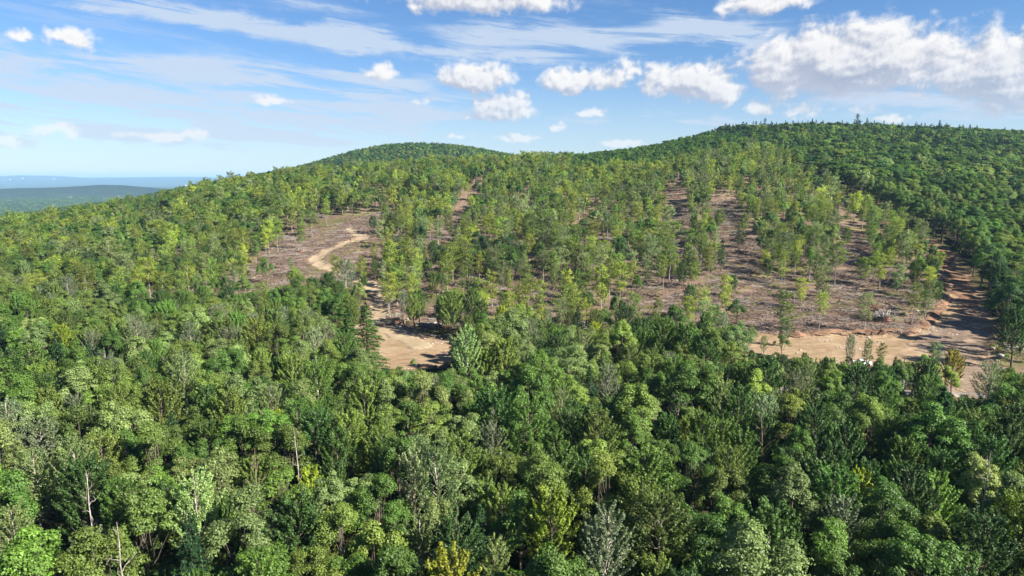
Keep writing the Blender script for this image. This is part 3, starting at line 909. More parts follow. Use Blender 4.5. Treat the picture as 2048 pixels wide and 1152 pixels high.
# ------------------------------------------------------------------ planting
def tint(base, r, hv=.055, vv=.20):
    k = math.exp(r.normal() * vv)
    h = r.normal() * hv
    return (base[0] * k * (1 + h), base[1] * k, base[2] * k * (1 - h * .8))
C_DEEP = (0.052, 0.116, 0.021)
C_MID = (0.090, 0.174, 0.024)
C_OLIVE = (0.138, 0.200, 0.034)
C_LIME = (0.215, 0.275, 0.016)
C_SILV = (0.165, 0.210, 0.112)
C_PALEG = (0.172, 0.236, 0.072)
C_NEED = (0.027, 0.070, 0.022)
C_THIN = (0.134, 0.202, 0.030)
C_THINY = (0.200, 0.248, 0.030)
C_THING = (0.172, 0.220, 0.088)

def plant(name, shape, x, y, h, rz, tn, label, cat, group, wide=1.0, z=None):
    s = h / shape.H
    e = empty(name, (x, y, gz(x, y) if z is None else z), rz, (s * wide, s * wide, s))
    tm, cm = shape.meshes()
    link('trunk', tm, e)
    c = link('crown', cm, e)
    c['tint'] = [float(q) for q in tn]
    return tag(e, label, cat, group)

def slope_where(x, y, ld_, up_):
    q = (np.array([x]), np.array([y]))
    if dist_line(*q, TRACK1)[0] < 10: return 'beside the pale dirt track'
    if dist_poly(*q, LAND1)[0] < 15: return 'just behind the sandy landing'
    if dist_poly(*q, LAND2)[0] < 14: return 'just behind the long landing'
    if skid_side(x, y) > -14: return 'beside the shaded skid trail'
    if ld_ < 3.5: return 'beside an open slash lane'
    if up_ < .12: return 'at the foot of the thinned slope'
    if up_ > .45: return 'high on the thinned slope'
    return 'in the middle of the thinned slope'
def sight_cut(x, y):
    """tallest tree that leaves the upper dirt track open to view from the valley"""
    hm = 99.0
    for (a, b), (c, d) in zip(TRACK1[10:-1], TRACK1[11:]):
        for q in (0, .5, 1):
            tx, ty = a + (c - a) * q, b + (d - b) * q
            if y < ty - 1 and abs(x - tx * y / ty) < 3.2:
                zt = CAM_H + (gz(tx, ty) - CAM_H) * y / ty
                hm = min(hm, zt - gz(x, y))
    return hm
class Grid:
    """dart throwing with a minimum spacing"""
    def __init__(self, cell=4.0):
        self.c = cell; self.g = {}
    def free(self, x, y, d):
        k = int(math.ceil(d / self.c)); i0, j0 = int(x // self.c), int(y // self.c)
        for i in range(i0 - k, i0 + k + 1):
            for j in range(j0 - k, j0 + k + 1):
                for (a, b) in self.g.get((i, j), ()):
                    if (a - x) ** 2 + (b - y) ** 2 < d * d:
                        return False
        return True
    def put(self, x, y):
        self.g.setdefault((int(x // self.c), int(y // self.c)), []).append((x, y))
grid = Grid()
CLEAR = []                                            # spots kept free: x, y, radius
def lanes_dist(x, y):
    d = np.full(np.shape(x), 1e9)
    for lp, lw in LANES:
        d = np.minimum(d, dist_line(x, y, lp) - lw)
    return d
def visible(x, y, margin=160):
    u, v = project(x, y, gh(x, y) + 8)
    return (u > -margin) & (u < 2048 + margin) & (np.asarray(y) > 20)

# ---- single trees the photograph lets one point at
def special(name, shape, px, py, h, tn, label, cat, wide=1.0, keep=2.6, at=None):
    x, y, _ = W(px, py) if at is None else (at[0], at[1], 0)
    grid.put(x, y); CLEAR.append((x, y, keep))
    return plant(name, shape, x, y, h, rng.uniform(0, 6.28), tn, label, cat, None, wide)
special('hemlock_tree', HEML[0], 736, 752, 20, (0.055, 0.120, 0.022), 'tall dark green hemlock at the edge of the sandy landing', 'conifer tree', 1.3, 3.6)
special('hemlock_tree', HEML[1], 700, 740, 18, (0.046, 0.100, 0.022), 'shorter dark hemlock close behind the tall hemlock by the sandy landing', 'conifer tree', 1.1, 3.0)
special('pine_tree', PINE[0], 1442, 545, 15, (0.026, 0.066, 0.022), 'dark conical pine standing alone among thinned trees above the brown slash', 'conifer tree', 1.0, 3.5)
special('oak_tree', OAK[0], 838, 512, 15, (0.030, 0.082, 0.018), 'dense dark green oak with broad crown beside the pale dirt track', 'broadleaf tree', 1.3, 5)
special('oak_tree', OAK[2], 955, 530, 15, (0.032, 0.072, 0.026), 'large dark oak with broad crown standing in the middle of the thinned stand', 'broadleaf tree', 1.35, 5)
special('oak_tree', OAK[3], 1005, 532, 14, (0.034, 0.078, 0.028), 'dark oak close beside the largest oak of the thinned stand', 'broadleaf tree', 1.2, 4)
special('oak_tree', OAK[5], 275, 560, 13, (0.045, 0.085, 0.025), 'flat topped dark oak with bare limbs showing on the open slope', 'broadleaf tree', 1.5, 5)
special('oak_tree', OAK[3], 1472, 655, 9.5, (0.055, 0.115, 0.026), 'small round bright green tree standing alone in brown slash', 'broadleaf tree', 1.25, 4)
special('lime_tree', MAPLE[3], 905, 1130, 15, (0.235, 0.250, 0.018), 'bright lime yellow leafy tree in the dense woods before the road', 'broadleaf tree', 1.0, 3.5, at=(-6.5, 64))
special('lime_tree', MAPLE[1], 0, 0, 16, (0.165, 0.230, 0.016), 'vivid lime green upswept tree beside a silvery tree in the dense woods', 'broadleaf tree', 1.0, 3.3, at=(4.5, 77))
special('yellow_tree', MAPLE[4], 0, 0, 12, (0.255, 0.215, 0.022), 'yellow turning tree at the shaded edge of the long landing', 'broadleaf tree', 1.1, 3, at=(W(1900, 800)[0], W(1900, 800)[1]))
special('aspen_tree', ASPEN[0], 1697, 742, 10.5, (0.15, 0.21, 0.12), 'slim grey green sapling standing in front of the long landing', 'broadleaf tree', .8, 2)
special('slender_tree', SLIM[2], 1732, 745, 8.5, (0.10, 0.15, 0.045), 'thin green sapling beside the white pickup on the landing edge', 'slender tree', 1.0, 2)
special('slender_tree', SLIM[5], 1758, 745, 8, (0.17, 0.175, 0.035), 'thin yellowish sapling beside the white pickup on the landing edge', 'slender tree', 1.2, 2)
special('slender_tree', SLIM[6], 1868, 745, 8.5, (0.09, 0.16, 0.06), 'bushy green sapling at the shadow edge on the long landing', 'slender tree', 1.0, 2)
special('birch_tree', SLIM[7], 1822, 650, 14, (0.13, 0.165, 0.035), 'pale trunked birch standing at the end of the slash beside the long landing', 'slender tree', 1.2, 3)
special('slender_tree', SLIM[3], 1565, 690, 8.5, (0.085, 0.14, 0.05), 'bushy sapling standing on the dirt at the narrow end of the long landing', 'slender tree', 1.0, 2)
for px_, py_, h_, k_, lb_ in ((1992, 612, 17, 1, 'tall dark maple where the skid trail meets the long landing'), (2000, 650, 18, 4, 'tall dark oak shading the rubble end of the long landing'),
                         (2006, 690, 19, 2, 'broad dark oak leaning over the shaded end of the long landing'), (2022, 735, 18, 0, 'feathery dark maple at the shaded mouth of the long landing'),
                         (2035, 665, 19, 7, 'dark oak behind the trees shading the long landing'), (2040, 712, 18, 3, 'dark maple behind the trees shading the long landing')):
    special('oak_tree' if 'oak' in lb_ else 'maple_tree', OAK[k_] if 'oak' in lb_ else MAPLE[k_ % 5], px_, py_, h_, tint((0.05, 0.118, 0.024), rng), lb_, 'broadleaf tree', 1.1, 2.5)
def deadtree(px, py, h, n, sp_, label, mat=M_DEAD, at=None, up=.7):
    x, y, _ = W(px, py) if at is None else (at[0], at[1], 0)
    e = empty('dead_tree', (x, y, gz(x, y)), rng.uniform(0, 6))
    tr_, br = snag(int(abs(px * 7 + py)) + 3, h, n, sp_, up)
    link('trunk', tr_.build('trunk', mat, True), e)
    for b in br:
        link('branch', b.build('branch', mat, True), e)
    grid.put(x, y); CLEAR.append((x, y, 1.5))
    return tag(e, label, 'dead tree')
deadtree(1, 1, 15.5, 7, 2.8, 'white barked leaning dead tree rising from the woods near the road', M_WHITE, at=(-41, 138))
deadtree(2, 1, 17, 8, 2.6, 'bare grey dead tree among green crowns at the front of the woods', at=(-41, 66))
deadtree(3, 2, 16.5, 9, 2.2, 'forked grey snag beside silvery aspens in the dense woods', at=(-52, 79))
deadtree(4, 3, 16, 6, 1.6, 'thin bleached snag with upright tips among oaks before the road', at=(-32, 96))
deadtree(5, 5, 17, 10, 2.4, 'twiggy dead crown at the dark gap in the dense woods', at=(62, 84))
deadtree(6, 5, 16, 9, 2.4, 'reddish dead tree between dark crowns in the woods before the road', M_SLASH, at=(-35, 88))
deadtree(7, 9, 14, 10, 2.2, 'brown dead top between yellow shrubs in the woods near the pole', M_SLASH, at=(42, 108))
deadtree(1805, 735, 4.5, 2, .5, 'short dark bare stem on the long landing edge')
deadtree(1858, 735, 3.2, 2, .4, 'broken brown stub on the long landing edge', M_SLASH)

MARKS = []
def nearest_mark(x, y):
    best = ('', 1e9)
    for a, b, n in MARKS:
        d_ = math.hypot(x - a, y - b)
        if d_ < best[1]:
            best = (n, d_)
    return best
for o_ in list(COL.objects):
    sh = {'lime': 'bright lime tree', 'vivid': 'vivid lime upswept tree', 'yellow': 'yellow turning tree', 'white': 'white barked dead tree', 'bare': 'bare grey dead tree', 'forked': 'forked grey snag',
          'thin bleached': 'thin bleached snag', 'twiggy': 'twiggy dead crown', 'reddish': 'reddish dead tree', 'brown dead': 'brown dead top', 'bright lime': 'bright lime tree', 'tall dark': 'tall landing hemlock'}
    lb = o_.get('label', '')
    for k_, n_ in sh.items():
        if lb.startswith(k_):
            MARKS.append((o_.location.x, o_.location.y, n_)); break

for px_, py_, r_ in ((1768, 648, 5), (1752, 622, 4), (603, 510, 6), (936, 372, 8), (560, 612, 6)):
    CLEAR.append((*W(px_, py_)[:2], r_))
CLEAR.append((82.0, 138.0, 2.2))            # the utility pole
# ---- dense woods in front of and around the road: every tree a thing
NEARCLS = [  # species, shapes, tint, label look
    ('oak_tree', OAK, C_MID, 'mid green oak with clumped rounded crown'),
    ('oak_tree', OAK, C_OLIVE, 'olive green oak with clumped rounded crown'),
    ('pale_oak_tree', OAK, C_PALEG, 'pale sage oak with clumped rounded crown'),  # the same oak shapes in a paler tint, under a separate name
    ('maple_tree', MAPLE, C_MID, 'mid green maple with upswept feathery crown'),
    ('maple_tree', MAPLE, C_DEEP, 'deep green maple with upswept feathery crown'),
    ('beech_tree', MAPLE, C_OLIVE, 'olive yellow maple with upswept feathery crown'),  # maple shapes in an olive tint, under a separate name
    ('aspen_tree', ASPEN, C_SILV, 'silvery aspen with narrow feathery crown'),
    ('aspen_tree', ASPEN, C_PALEG, 'pale green aspen with narrow feathery crown'),
    ('hemlock_tree', HEML, C_NEED, 'dark green hemlock with layered pointed crown'),
    ('beech_tree', MAPLE, C_LIME, 'yellow green maple with bright upswept crown'),  # maple shapes in a lime tint, under that same separate name
]
PROB_L = np.array([.20, .21, .14, .14, .06, .12, .045, .045, .02, .02])
PROB_R = np.array([.23, .15, .06, .18, .16, .11, .03, .04, .03, .01])
road_open_left = lambda x, y: (x < -112) & (y > 150) & (y < 178)
n_near = 0
cand = np.stack([rng.uniform(-200, 200, 26000), rng.uniform(38, 262, 26000)], 1)
cand = cand[visible(cand[:, 0], cand[:, 1], 130)]
cx, cyy = cand[:, 0], cand[:, 1]
zone_dense = (cyy < front_y(cx)) | ((skid_side(cx, cyy) > 5.5) & (cyy < 262) & (cx > 60))
bdist = bare_dist(cx, cyy); rdist = np.abs(cyy - ROADY(cx))
cand = cand[zone_dense & (bdist > 2.6) & (rdist > 4.6) & ~road_open_left(cx, cyy)]
order = np.argsort(cand[:, 1] + rng.uniform(0, 30, len(cand)))
for x, y in cand[order]:
    tone = vnoise(x / 26 + 3, y / 26)
    big = rng.random()
    d = 3.9 + 1.6 * big
    if y < 70: d *= 1.05
    if any((x - a) ** 2 + (y - b) ** 2 < (c + 1.2) ** 2 for a, b, c in CLEAR):
        continue
    if not grid.free(x, y, d):
        continue
    grid.put(x, y)
    pl = np.clip(.5 - x / 110, 0, 1)
    pr = PROB_L * pl + PROB_R * (1 - pl)
    pr = pr * np.exp(2.2 * tone * np.array([1, 0, -1, .5, 1.5, 0, -2, -1, 1.5, -.5]))
    k = rng.choice(len(NEARCLS), p=pr / pr.sum())
    nm, shp, base, look = NEARCLS[k]
    u_, v_ = project(x, y, gz(x, y) + 9)
    if u_ < -FPX * 4.5 / y or u_ > 2048 + FPX * 13 / y or y < 46 and abs(x) > 44:
        continue
    side_r = skid_side(x, y) > 4 and (y > 178 and x > 60 or x > 116 and y > 148)
    h = (11.5 + 5.5 * big + rng.normal() * 1.1) * (1.0 if nm != 'aspen_tree' else 1.06)
    edge = float(bare_dist(np.array([x]), np.array([y]))[0])
    if y > 178 and not side_r:
        h *= .80 if x > 10 else .92
    if edge < 9 and y < 215 and x > -70 and y > 150 and x < 116:      # low growth in front of the landings
        h = rng.uniform(4.5, 8.0) + edge * .25
    # saplings and low crowns stand before the sandy landings
    tq = x / y
    if y < ROADY(x) + 26 and not side_r:
        if .34 < tq < .66:
            h = min(h, 52 - .2711 * y + rng.normal() * .7)
        elif .655 <= tq < .72:
            h = min(h, 52 - .330 * y + rng.normal() * .7)
        elif -.215 < tq < -.08:
            h = min(h, 52 - .2890 * y + rng.normal() * .7)
        if h < 2.2:
            continue
    if side_r:
        where, grp = 'on the uncut hillside beyond the skid trail', 'on the uncut hillside'
        h = max(h, 12.5) * 1.15
    elif y < ROADY(x):
        where, grp = 'in the dense woods before the road', 'in the dense woods before the road'
    else:
        where, grp = 'in the woods belt behind the road', 'in the woods belt behind the road'
    if 95 < y < 138 and abs(x - 82 * y / 138) < 3:
        h = min(h, 52 - .354 * y)
    if y > 150 and x < 0:
        h = min(h, max(2.5, sight_cut(x, y)))
    size = 'tall ' if h > 15.2 else 'low ' if h < 9.5 else ''
    nl, nd_ = nearest_mark(x, y)
    if nd_ < 8.5:
        where, grp = 'beside the ' + nl, 'beside the ' + nl
    elif not side_r and abs(y - ROADY(x)) < 10:
        where = grp = 'at the edge of the gravel road'
    elif not side_r and edge < 12:
        where = grp = 'at the edge of the ' + ('sandy' if x < 20 else 'long') + ' landing'
    plant(nm, shp[rng.integers(len(shp))], x, y, max(h, 2.2), rng.uniform(0, 6.28), tint(base, rng), size + look + ' ' + where, 'broadleaf tree' if nm != 'hemlock_tree' else 'conifer tree',
          size + look + ' ' + grp, rng.uniform(.88, 1.15) * (1.0 if h > 9 else 1.25))
    n_near += 1
print('near trees', n_near)

# ---- the thinned slope, then the hillside forest: nearest ones single, the rest one mass
def stuff_points(name, label, shapes, recs, mult_scale=True, cat=None):
    """recs: x, y, z, height-or-scale, rot, shape index, tint(3), wide -> one object of geometry-node instances"""
    if not recs:
        return None
    a = np.array(recs, float)
    coll = bpy.data.collections.new(name + '_shapes')
    for i, s in enumerate(shapes):
        if isinstance(s, Shape):
            s.joined('%s_%02d' % (name, i), coll)
        else:
            o = bpy.data.objects.new('%s_%02d' % (name, i), s)
            coll.objects.link(o)
    me = bpy.data.meshes.new(name)
    me.vertices.add(len(a)); me.vertices.foreach_set('co', a[:, :3].astype(np.float32).ravel())
    def at(n, ty, data, key='value'):
        q = me.attributes.new(n, ty, 'POINT'); q.data.foreach_set(key, data)
    at('pick', 'INT', a[:, 5].astype(np.int32))
    rot = np.zeros((len(a), 3), np.float32); rot[:, 2] = a[:, 4]
    at('rot', 'FLOAT_VECTOR', rot.ravel(), 'vector')
    H = np.array([s.H if isinstance(s, Shape) else 1.0 for s in shapes])
    s = a[:, 3] / H[a[:, 5].astype(int)]
    at('size', 'FLOAT_VECTOR', np.stack([s * a[:, 9], s * a[:, 9], s], 1).astype(np.float32).ravel(), 'vector')
    at('tint', 'FLOAT_COLOR', np.concatenate([a[:, 6:9], np.ones((len(a), 1))], 1).astype(np.float32).ravel(), 'color')
    o = link(name, me)
    ng = bpy.data.node_groups.new(name, 'GeometryNodeTree')
    ng.interface.new_socket('Geometry', in_out='INPUT', socket_type='NodeSocketGeometry')
    ng.interface.new_socket('Geometry', in_out='OUTPUT', socket_type='NodeSocketGeometry')
    i_ = ng.nodes.new('NodeGroupInput'); o_ = ng.nodes.new('NodeGroupOutput')
    ci = ng.nodes.new('GeometryNodeCollectionInfo')
    ci.inputs['Collection'].default_value = coll
    ci.inputs['Separate Children'].default_value = True
    ci.inputs['Reset Children'].default_value = True
    ip = ng.nodes.new('GeometryNodeInstanceOnPoints')
    def na(n, ty):
        q = ng.nodes.new('GeometryNodeInputNamedAttribute'); q.data_type = ty; q.inputs['Name'].default_value = n
        return q.outputs['Attribute']
    ng.links.new(i_.outputs[0], ip.inputs['Points'])
    ng.links.new(ci.outputs[0], ip.inputs['Instance'])
    ip.inputs['Pick Instance'].default_value = True
    ng.links.new(na('pick', 'INT'), ip.inputs['Instance Index'])
    e2r = ng.nodes.new('FunctionNodeEulerToRotation')
    ng.links.new(na('rot', 'FLOAT_VECTOR'), e2r.inputs[0])
    ng.links.new(e2r.outputs[0], ip.inputs['Rotation'])
    ng.links.new(na('size', 'FLOAT_VECTOR'), ip.inputs['Scale'])
    ng.links.new(ip.outputs[0], o_.inputs[0])
    md = o.modifiers.new('scatter', 'NODES'); md.node_group = ng
    return tag(o, label, cat, None, 'stuff')

ux = rng.uniform(-150, 150, 9000); uy = rng.uniform(45, 215, 9000)
k_ = visible(ux, uy, 60) & (uy < front_y(ux)) & (bare_dist(ux, uy) > 3) & (np.abs(uy - ROADY(ux)) > 5) & ~road_open_left(ux, uy)
under = []
ug = Grid()
for x, y in zip(ux[k_], uy[k_]):
    if not ug.free(x, y, 3.6) or not grid.free(x, y, 1.2):
        continue
    ug.put(x, y)
    under.append((x, y, gz(x, y), rng.uniform(3.5, 7.5) if y < 140 else rng.uniform(2, 3.5), rng.uniform(0, 6.28), rng.integers(7), *tint([C_MID, C_DEEP, C_OLIVE][rng.integers(3)], rng), 1.25))
print('understory', len(under))
stuff_points('understory', 'leafy undergrowth filling the gaps under the dense woods', OAKM + MAPLEM, under, cat='undergrowth')

cand = np.stack([rng.uniform(-420, 330, 60000), rng.uniform(185, 700, 60000)], 1)
r2_ = np.random.default_rng(77)
cand = np.vstack([cand, np.stack([r2_.uniform(-60, 420, 16000), r2_.uniform(700, 900, 16000)], 1)])
cand = cand[visible(cand[:, 0], cand[:, 1], 90)]
cx, cyy = cand[:, 0], cand[:, 1]
sd_ = skid_side(cx, cyy)
Yr_ = np.interp(cx / cyy, ts, tabY)
ok = (cyy > front_y(cx) - 1) & (sd_ < np.where(cyy < SKID[:, 1].max() + 8, -7.5, -1.5)) & (bare_dist(cx, cyy) > 1.5) & (cyy < Yr_ + 60)
cand = cand[ok]
ld = lanes_dist(cand[:, 0], cand[:, 1]) + fbm(cand[:, 0], cand[:, 1], 12, 2) * 5
cd = np.array([min([1e9] + [math.hypot(x - a, y - b) - c for a, b, c in CLEAR]) for x, y in cand[:, :2]])
Yr_ = np.interp(cand[:, 0] / cand[:, 1], ts, tabY)
okp = open_keep(cand[:, 0], cand[:, 1])
order = np.argsort(cand[:, 1] + rng.uniform(0, 40, len(cand)))
THINCLS = [('yellow green slender tree with airy crown', C_THINY), ('olive green slender tree with airy crown', C_THIN), ('grey green slender tree with airy crown', C_THING)]
thin_recs, bush_recs = [], []
n_slim = n_bush = n_wsilv = 0
for i in order:
    x, y = cand[i]
    if ld[i] < 0 and rng.random() > .03 or rng.random() > okp[i]:
        continue
    if cd[i] < 1.0:
        continue
    up_ = (y - 222) / (Yr_[i] - 222)
    if fbm(x + 40, y + 700, 15, 2) < .10 - .36 * float(sstep(up_, .40, .85)) - .3 * float(sstep(-x, 80, 170)) and rng.random() > .12:
        continue
    up_ = (y - 222) / (Yr_[i] - 222)
    patch = fbm(x, y, 34, 2)
    tone = fbm(x + 300, y, 22, 2)
    dens_ = 6.1 - 2.4 * patch - 1.5 * sstep(up_, .45, .8) + rng.normal() * .5 - .7 * sstep(-x, 90, 200)
    dens_ = float(np.clip(dens_, 3.0, 8.5))
    if not grid.free(x, y, dens_):
        continue
    grid.put(x, y)
    top_ = x > 60 and up_ > .74 + .1 * patch
    bush = top_ or rng.random() < np.clip(.26 + .9 * patch + .35 * float(sstep(up_, .55, .9)) + .15 * float(sstep(-x, 60, 160)), .04, .8)
    rz = rng.uniform(0, 6.28)
    if y < 420 and sight_cut(x, y) < 11 and rng.random() < .92:
        continue
    if bush:
        h = rng.uniform(9, 14)
        tn = tint([C_MID, C_DEEP, C_OLIVE, C_THIN, C_PALEG][rng.choice(5, p=[.34, .28, .16, .14, .08])], rng)
        wd = rng.uniform(.85, 1.15) * (1.15 if top_ else 1)
        h = min(h, 11.5) if top_ else h
        if top_:
            tn = tint([C_MID, C_DEEP][rng.integers(2)], rng)
        if n_bush < 230 and y < 420:
            cls = ('mid green', 'leafy')
            shp = OAK[rng.integers(8)] if rng.random() < .55 else MAPLE[rng.integers(5)]
            look = ('short ' if h < 10.5 else '') + ('dark' if tn[1] < .115 else 'olive' if tn[0] > .095 else 'bright') + ' green bushy tree with ' + ('rounded' if shp.nm == 'oak' else 'feathery') + ' crown'
            wh = slope_where(x, y, ld[i], up_)
            plant('bushy_tree', shp, x, y, h, rz, tn, look + ' ' + wh, 'bushy tree', look + ' ' + wh, wd * .95)
            n_bush += 1
        else:
            bush_recs.append((x, y, gz(x, y), h, rz, rng.integers(7), *tn, wd))
    else:
        h = float(np.clip(rng.normal(13.2, 2.0), 7, 17))
        k = rng.choice(3, p=np.array([.38 + .4 * max(-.5, min(.5, tone)), .38, .24 - .3 * max(-.5, min(.5, tone))]).clip(.05) / np.array([.38 + .4 * max(-.5, min(.5, tone)), .38, .24 - .3 * max(-.5, min(.5, tone))]).clip(.05).sum())
        tn = tint(THINCLS[k][1], rng, .05, .22); tn = tuple(q * (1 + .5 * tone) for q in tn)
        wd = rng.uniform(.75, 1.15)
        if n_slim < 300:
            look = ('tall ' if h > 14.5 else 'short ' if h < 11.3 else '') + THINCLS[k][0] + ' ' + slope_where(x, y, ld[i], up_)
            plant('slender_tree', SLIM[rng.integers(8)], x, y, h, rz, tn, look, 'slender tree', look, wd)
            n_slim += 1
        else:
            thin_recs.append((x, y, gz(x, y), h, rz, rng.integers(len(SLIMM)) if y > 400 else 4 + rng.integers(8), *tn, wd))
print('thinned', n_slim, n_bush, len(thin_recs), len(bush_recs))
stuff_points('thinned_trees', 'slender trees farther up the thinned slope', SLIMM + SLIM, thin_recs, cat='trees')
stuff_points('upper_slope_trees', 'full crowned green trees farther up the thinned slope', OAKM + MAPLEM, bush_recs, cat='trees')

# uncut hillside beyond the skid trail
cand = np.stack([rng.uniform(40, 900, 60000), rng.uniform(225, 1010, 60000)], 1)
cand = cand[visible(cand[:, 0], cand[:, 1], 60)]
sd_ = skid_side(cand[:, 0], cand[:, 1])
cand = cand[(sd_ > np.where(cand[:, 1] < SKID[:, 1].max() + 8, 5.5, -1.5)) & (bare_dist(cand[:, 0], cand[:, 1]) > 1.5)]
sd_all = skid_side(cand[:, 0], cand[:, 1])
order = np.argsort(cand[:, 1] + rng.uniform(0, 30, len(cand)))
hill_recs, pine_recs = [], []
n_h = n_p = 0
for i in order:
    x, y = cand[i]
    d = rng.uniform(5.6, 9.4) if sd_all[i] > 16 else rng.uniform(4.2, 6)
    if not grid.free(x, y, d):
        continue
    grid.put(x, y)
    Yr1 = float(np.interp(x / y, ts, tabY))
    up_ = (y - 222) / (Yr1 - 222)
    patch = fbm(x, y, 60, 2)
    pine = rng.random() < np.clip(.03 + .42 * float(sstep(up_, .45, .9)) * (.7 + 2.6 * patch), .01, .65)
    rz = rng.uniform(0, 6.28)
    if pine:
        h = rng.uniform(12, 17)
        tn = tint(C_NEED, rng)
        if n_p < 120:
            plant('pine_tree', PINE[rng.integers(3)], x, y, h, rz, tn, 'dark pine rising out of the uncut hillside forest', 'conifer tree', 'pines of the uncut hillside', rng.uniform(.9, 1.15)); n_p += 1
        else:
            pine_recs.append((x, y, gz(x, y), h, rz, rng.integers(2), *tn, 1.0))
    else:
        h = rng.uniform(11, 16) if sd_all[i] > 16 and y < SKID[:, 1].max() + 60 else rng.uniform(10, 13.5) if y > SKID[:, 1].max() - 30 else rng.uniform(15, 18.5)
        base = [C_MID, C_DEEP, C_OLIVE, C_PALEG][rng.choice(4, p=[.42, .26, .22, .10])]
        tn = tint(base, rng, .06, .16)
        if n_h < 240:
            shp = OAK[rng.integers(8)]
            look = ('tall ' if h > 15.5 else 'low ' if h < 12.5 else '') + ('dark' if tn[1] < .115 else 'olive' if tn[0] > .105 else 'bright') + ' green rounded oak ' + ('at the forest edge beside the skid trail' if sd_all[i] < 14 else 'in the closed canopy of the uncut hillside')
            plant('hillside_oak_tree', shp, x, y, h + 1, rz, tn, look, 'broadleaf tree', look, rng.uniform(1.2, 1.7) if sd_all[i] > 16 else rng.uniform(.95, 1.2)); n_h += 1
        else:
            hill_recs.append((x, y, gz(x, y), h, rz, rng.integers(7), *tn, rng.uniform(1.3, 1.9)))
print('hill', n_h, n_p, len(hill_recs), len(pine_recs))
stuff_points('hillside_forest', 'closed green canopy higher up the uncut hillside', OAKM + MAPLEM, hill_recs, cat='forest')
stuff_points('hillside_pines', 'dark pines scattered high in the uncut hillside forest', PINEM, pine_recs, cat='forest')
# single pines that break the skyline of the uncut hill
for px, py, h in ((1475, 244, 15), (1500, 242, 16), (1517, 240, 19), (1530, 242, 15), (1572, 243, 15), (1590, 244, 14), (1610, 244, 14), (1668, 250, 15), (1697, 252, 23), (1716, 252, 18), (1785, 254, 15), (1858, 256, 19), (1872, 257, 16), (1905, 256, 14), (2000, 262, 14)):
    t_ = (px - 1024) / FPX
    y = float(np.interp(t_, ts, tabY)) - 12
    x = t_ * y * 1.0
    big = h > 20
    plant('pine_tree', PINE[rng.integers(3)], x, y, h * 1.08, rng.uniform(0, 6), tint(C_NEED, rng, .05, .1),
          'tallest lone pine breaking the skyline of the uncut hill' if big else 'dark pine poking above the skyline of the uncut hill', 'conifer tree', None if big else 'pines on the skyline', 1.05)

# far wooded hill and far lowland woods
def jgrid(x0, x1, y0, y1, s):
    A, B = np.meshgrid(np.arange(x0, x1, s), np.arange(y0, y1, s))
    A = A + rng.uniform(-.45, .45, A.shape) * s; B = B + rng.uniform(-.45, .45, B.shape) * s
    return A.ravel(), B.ravel()
def seen(x, y, pad=14):
    """keep what the near ridge does not hide and the frame can show"""
    z = height(x, y)
    u, v = project(x, y, z + pad)
    t_ = x / y
    Yr1 = np.interp(t_, ts, tabY); Zr1 = np.interp(t_, ts, tabZ)
    ridge_tan = (Zr1 + 2 - CAM_H) / Yr1
    return (u > -120) & (u < 2170) & ((z + pad - CAM_H) / y > ridge_tan - .004)
ax_, ay_ = jgrid(-1000, 420, 640, 1720, 8.6)
k_ = seen(ax_, ay_) & (ay_ > np.interp(ax_ / ay_, ts, tabY) + 40) & (skid_side(ax_, np.minimum(ay_, 900)) < 40)
ax_, ay_ = ax_[k_], ay_[k_]
zz_ = gh(ax_, ay_)
fr = []
for x, y, z in zip(ax_, ay_, zz_):
    pn = rng.random() < np.clip(.12 + .9 * fbm(x, y, 90, 2), .02, .6)
    tn = tint(C_NEED if pn else [C_MID, C_DEEP, C_OLIVE][rng.integers(3)], rng, .06, .16)
    fr.append((x, y, z - .3, rng.uniform(12, 17) if pn else rng.uniform(11, 15), rng.uniform(0, 6.28), 3 if pn else rng.integers(3), *tn, 1.0 if pn else rng.uniform(1.2, 1.7)))
print('far hill', len(fr))
stuff_points('far_hill_forest', 'dense woods covering the rounded hill behind the ridge', OAKF + PINEF, fr, cat='forest')
fr = []
for y0, y1, s in ((700, 2400, 9.0), (2400, 3600, 11.0), (3600, 5200, 17.0)):
    ax_, ay_ = jgrid(-.80 * y1, -.38 * y0, y0, y1, s)
    k_ = seen(ax_, ay_) & (ax_ / ay_ < -.36) & (ay_ > np.interp(ax_ / ay_, ts, tabY) + 60) & (ay_ > 1720) | (seen(ax_, ay_) & (ax_ < -1000) & (ay_ <= 1720))
    k_ &= ax_ / ay_ < -.36
    ax_, ay_ = ax_[k_], ay_[k_]
    zz_ = gh(ax_, ay_)
    for x, y, z in zip(ax_, ay_, zz_):
        c = vnoise(x / 160, y / 160)
        tn = tint([C_MID, C_DEEP, C_OLIVE][rng.choice(3, p=[.4, .35, .25])], rng, .06, .2)
        fr.append((x, y, z - .5, (rng.uniform(11, 17) + 6 * c) * (1 + .25 * (s > 15)), rng.uniform(0, 6.28), rng.integers(3), *tn, s / 8.0))
print('lowland', len(fr))
stuff_points('lowland_woods', 'woods spread over the far lowland', OAKF, fr, cat='forest')

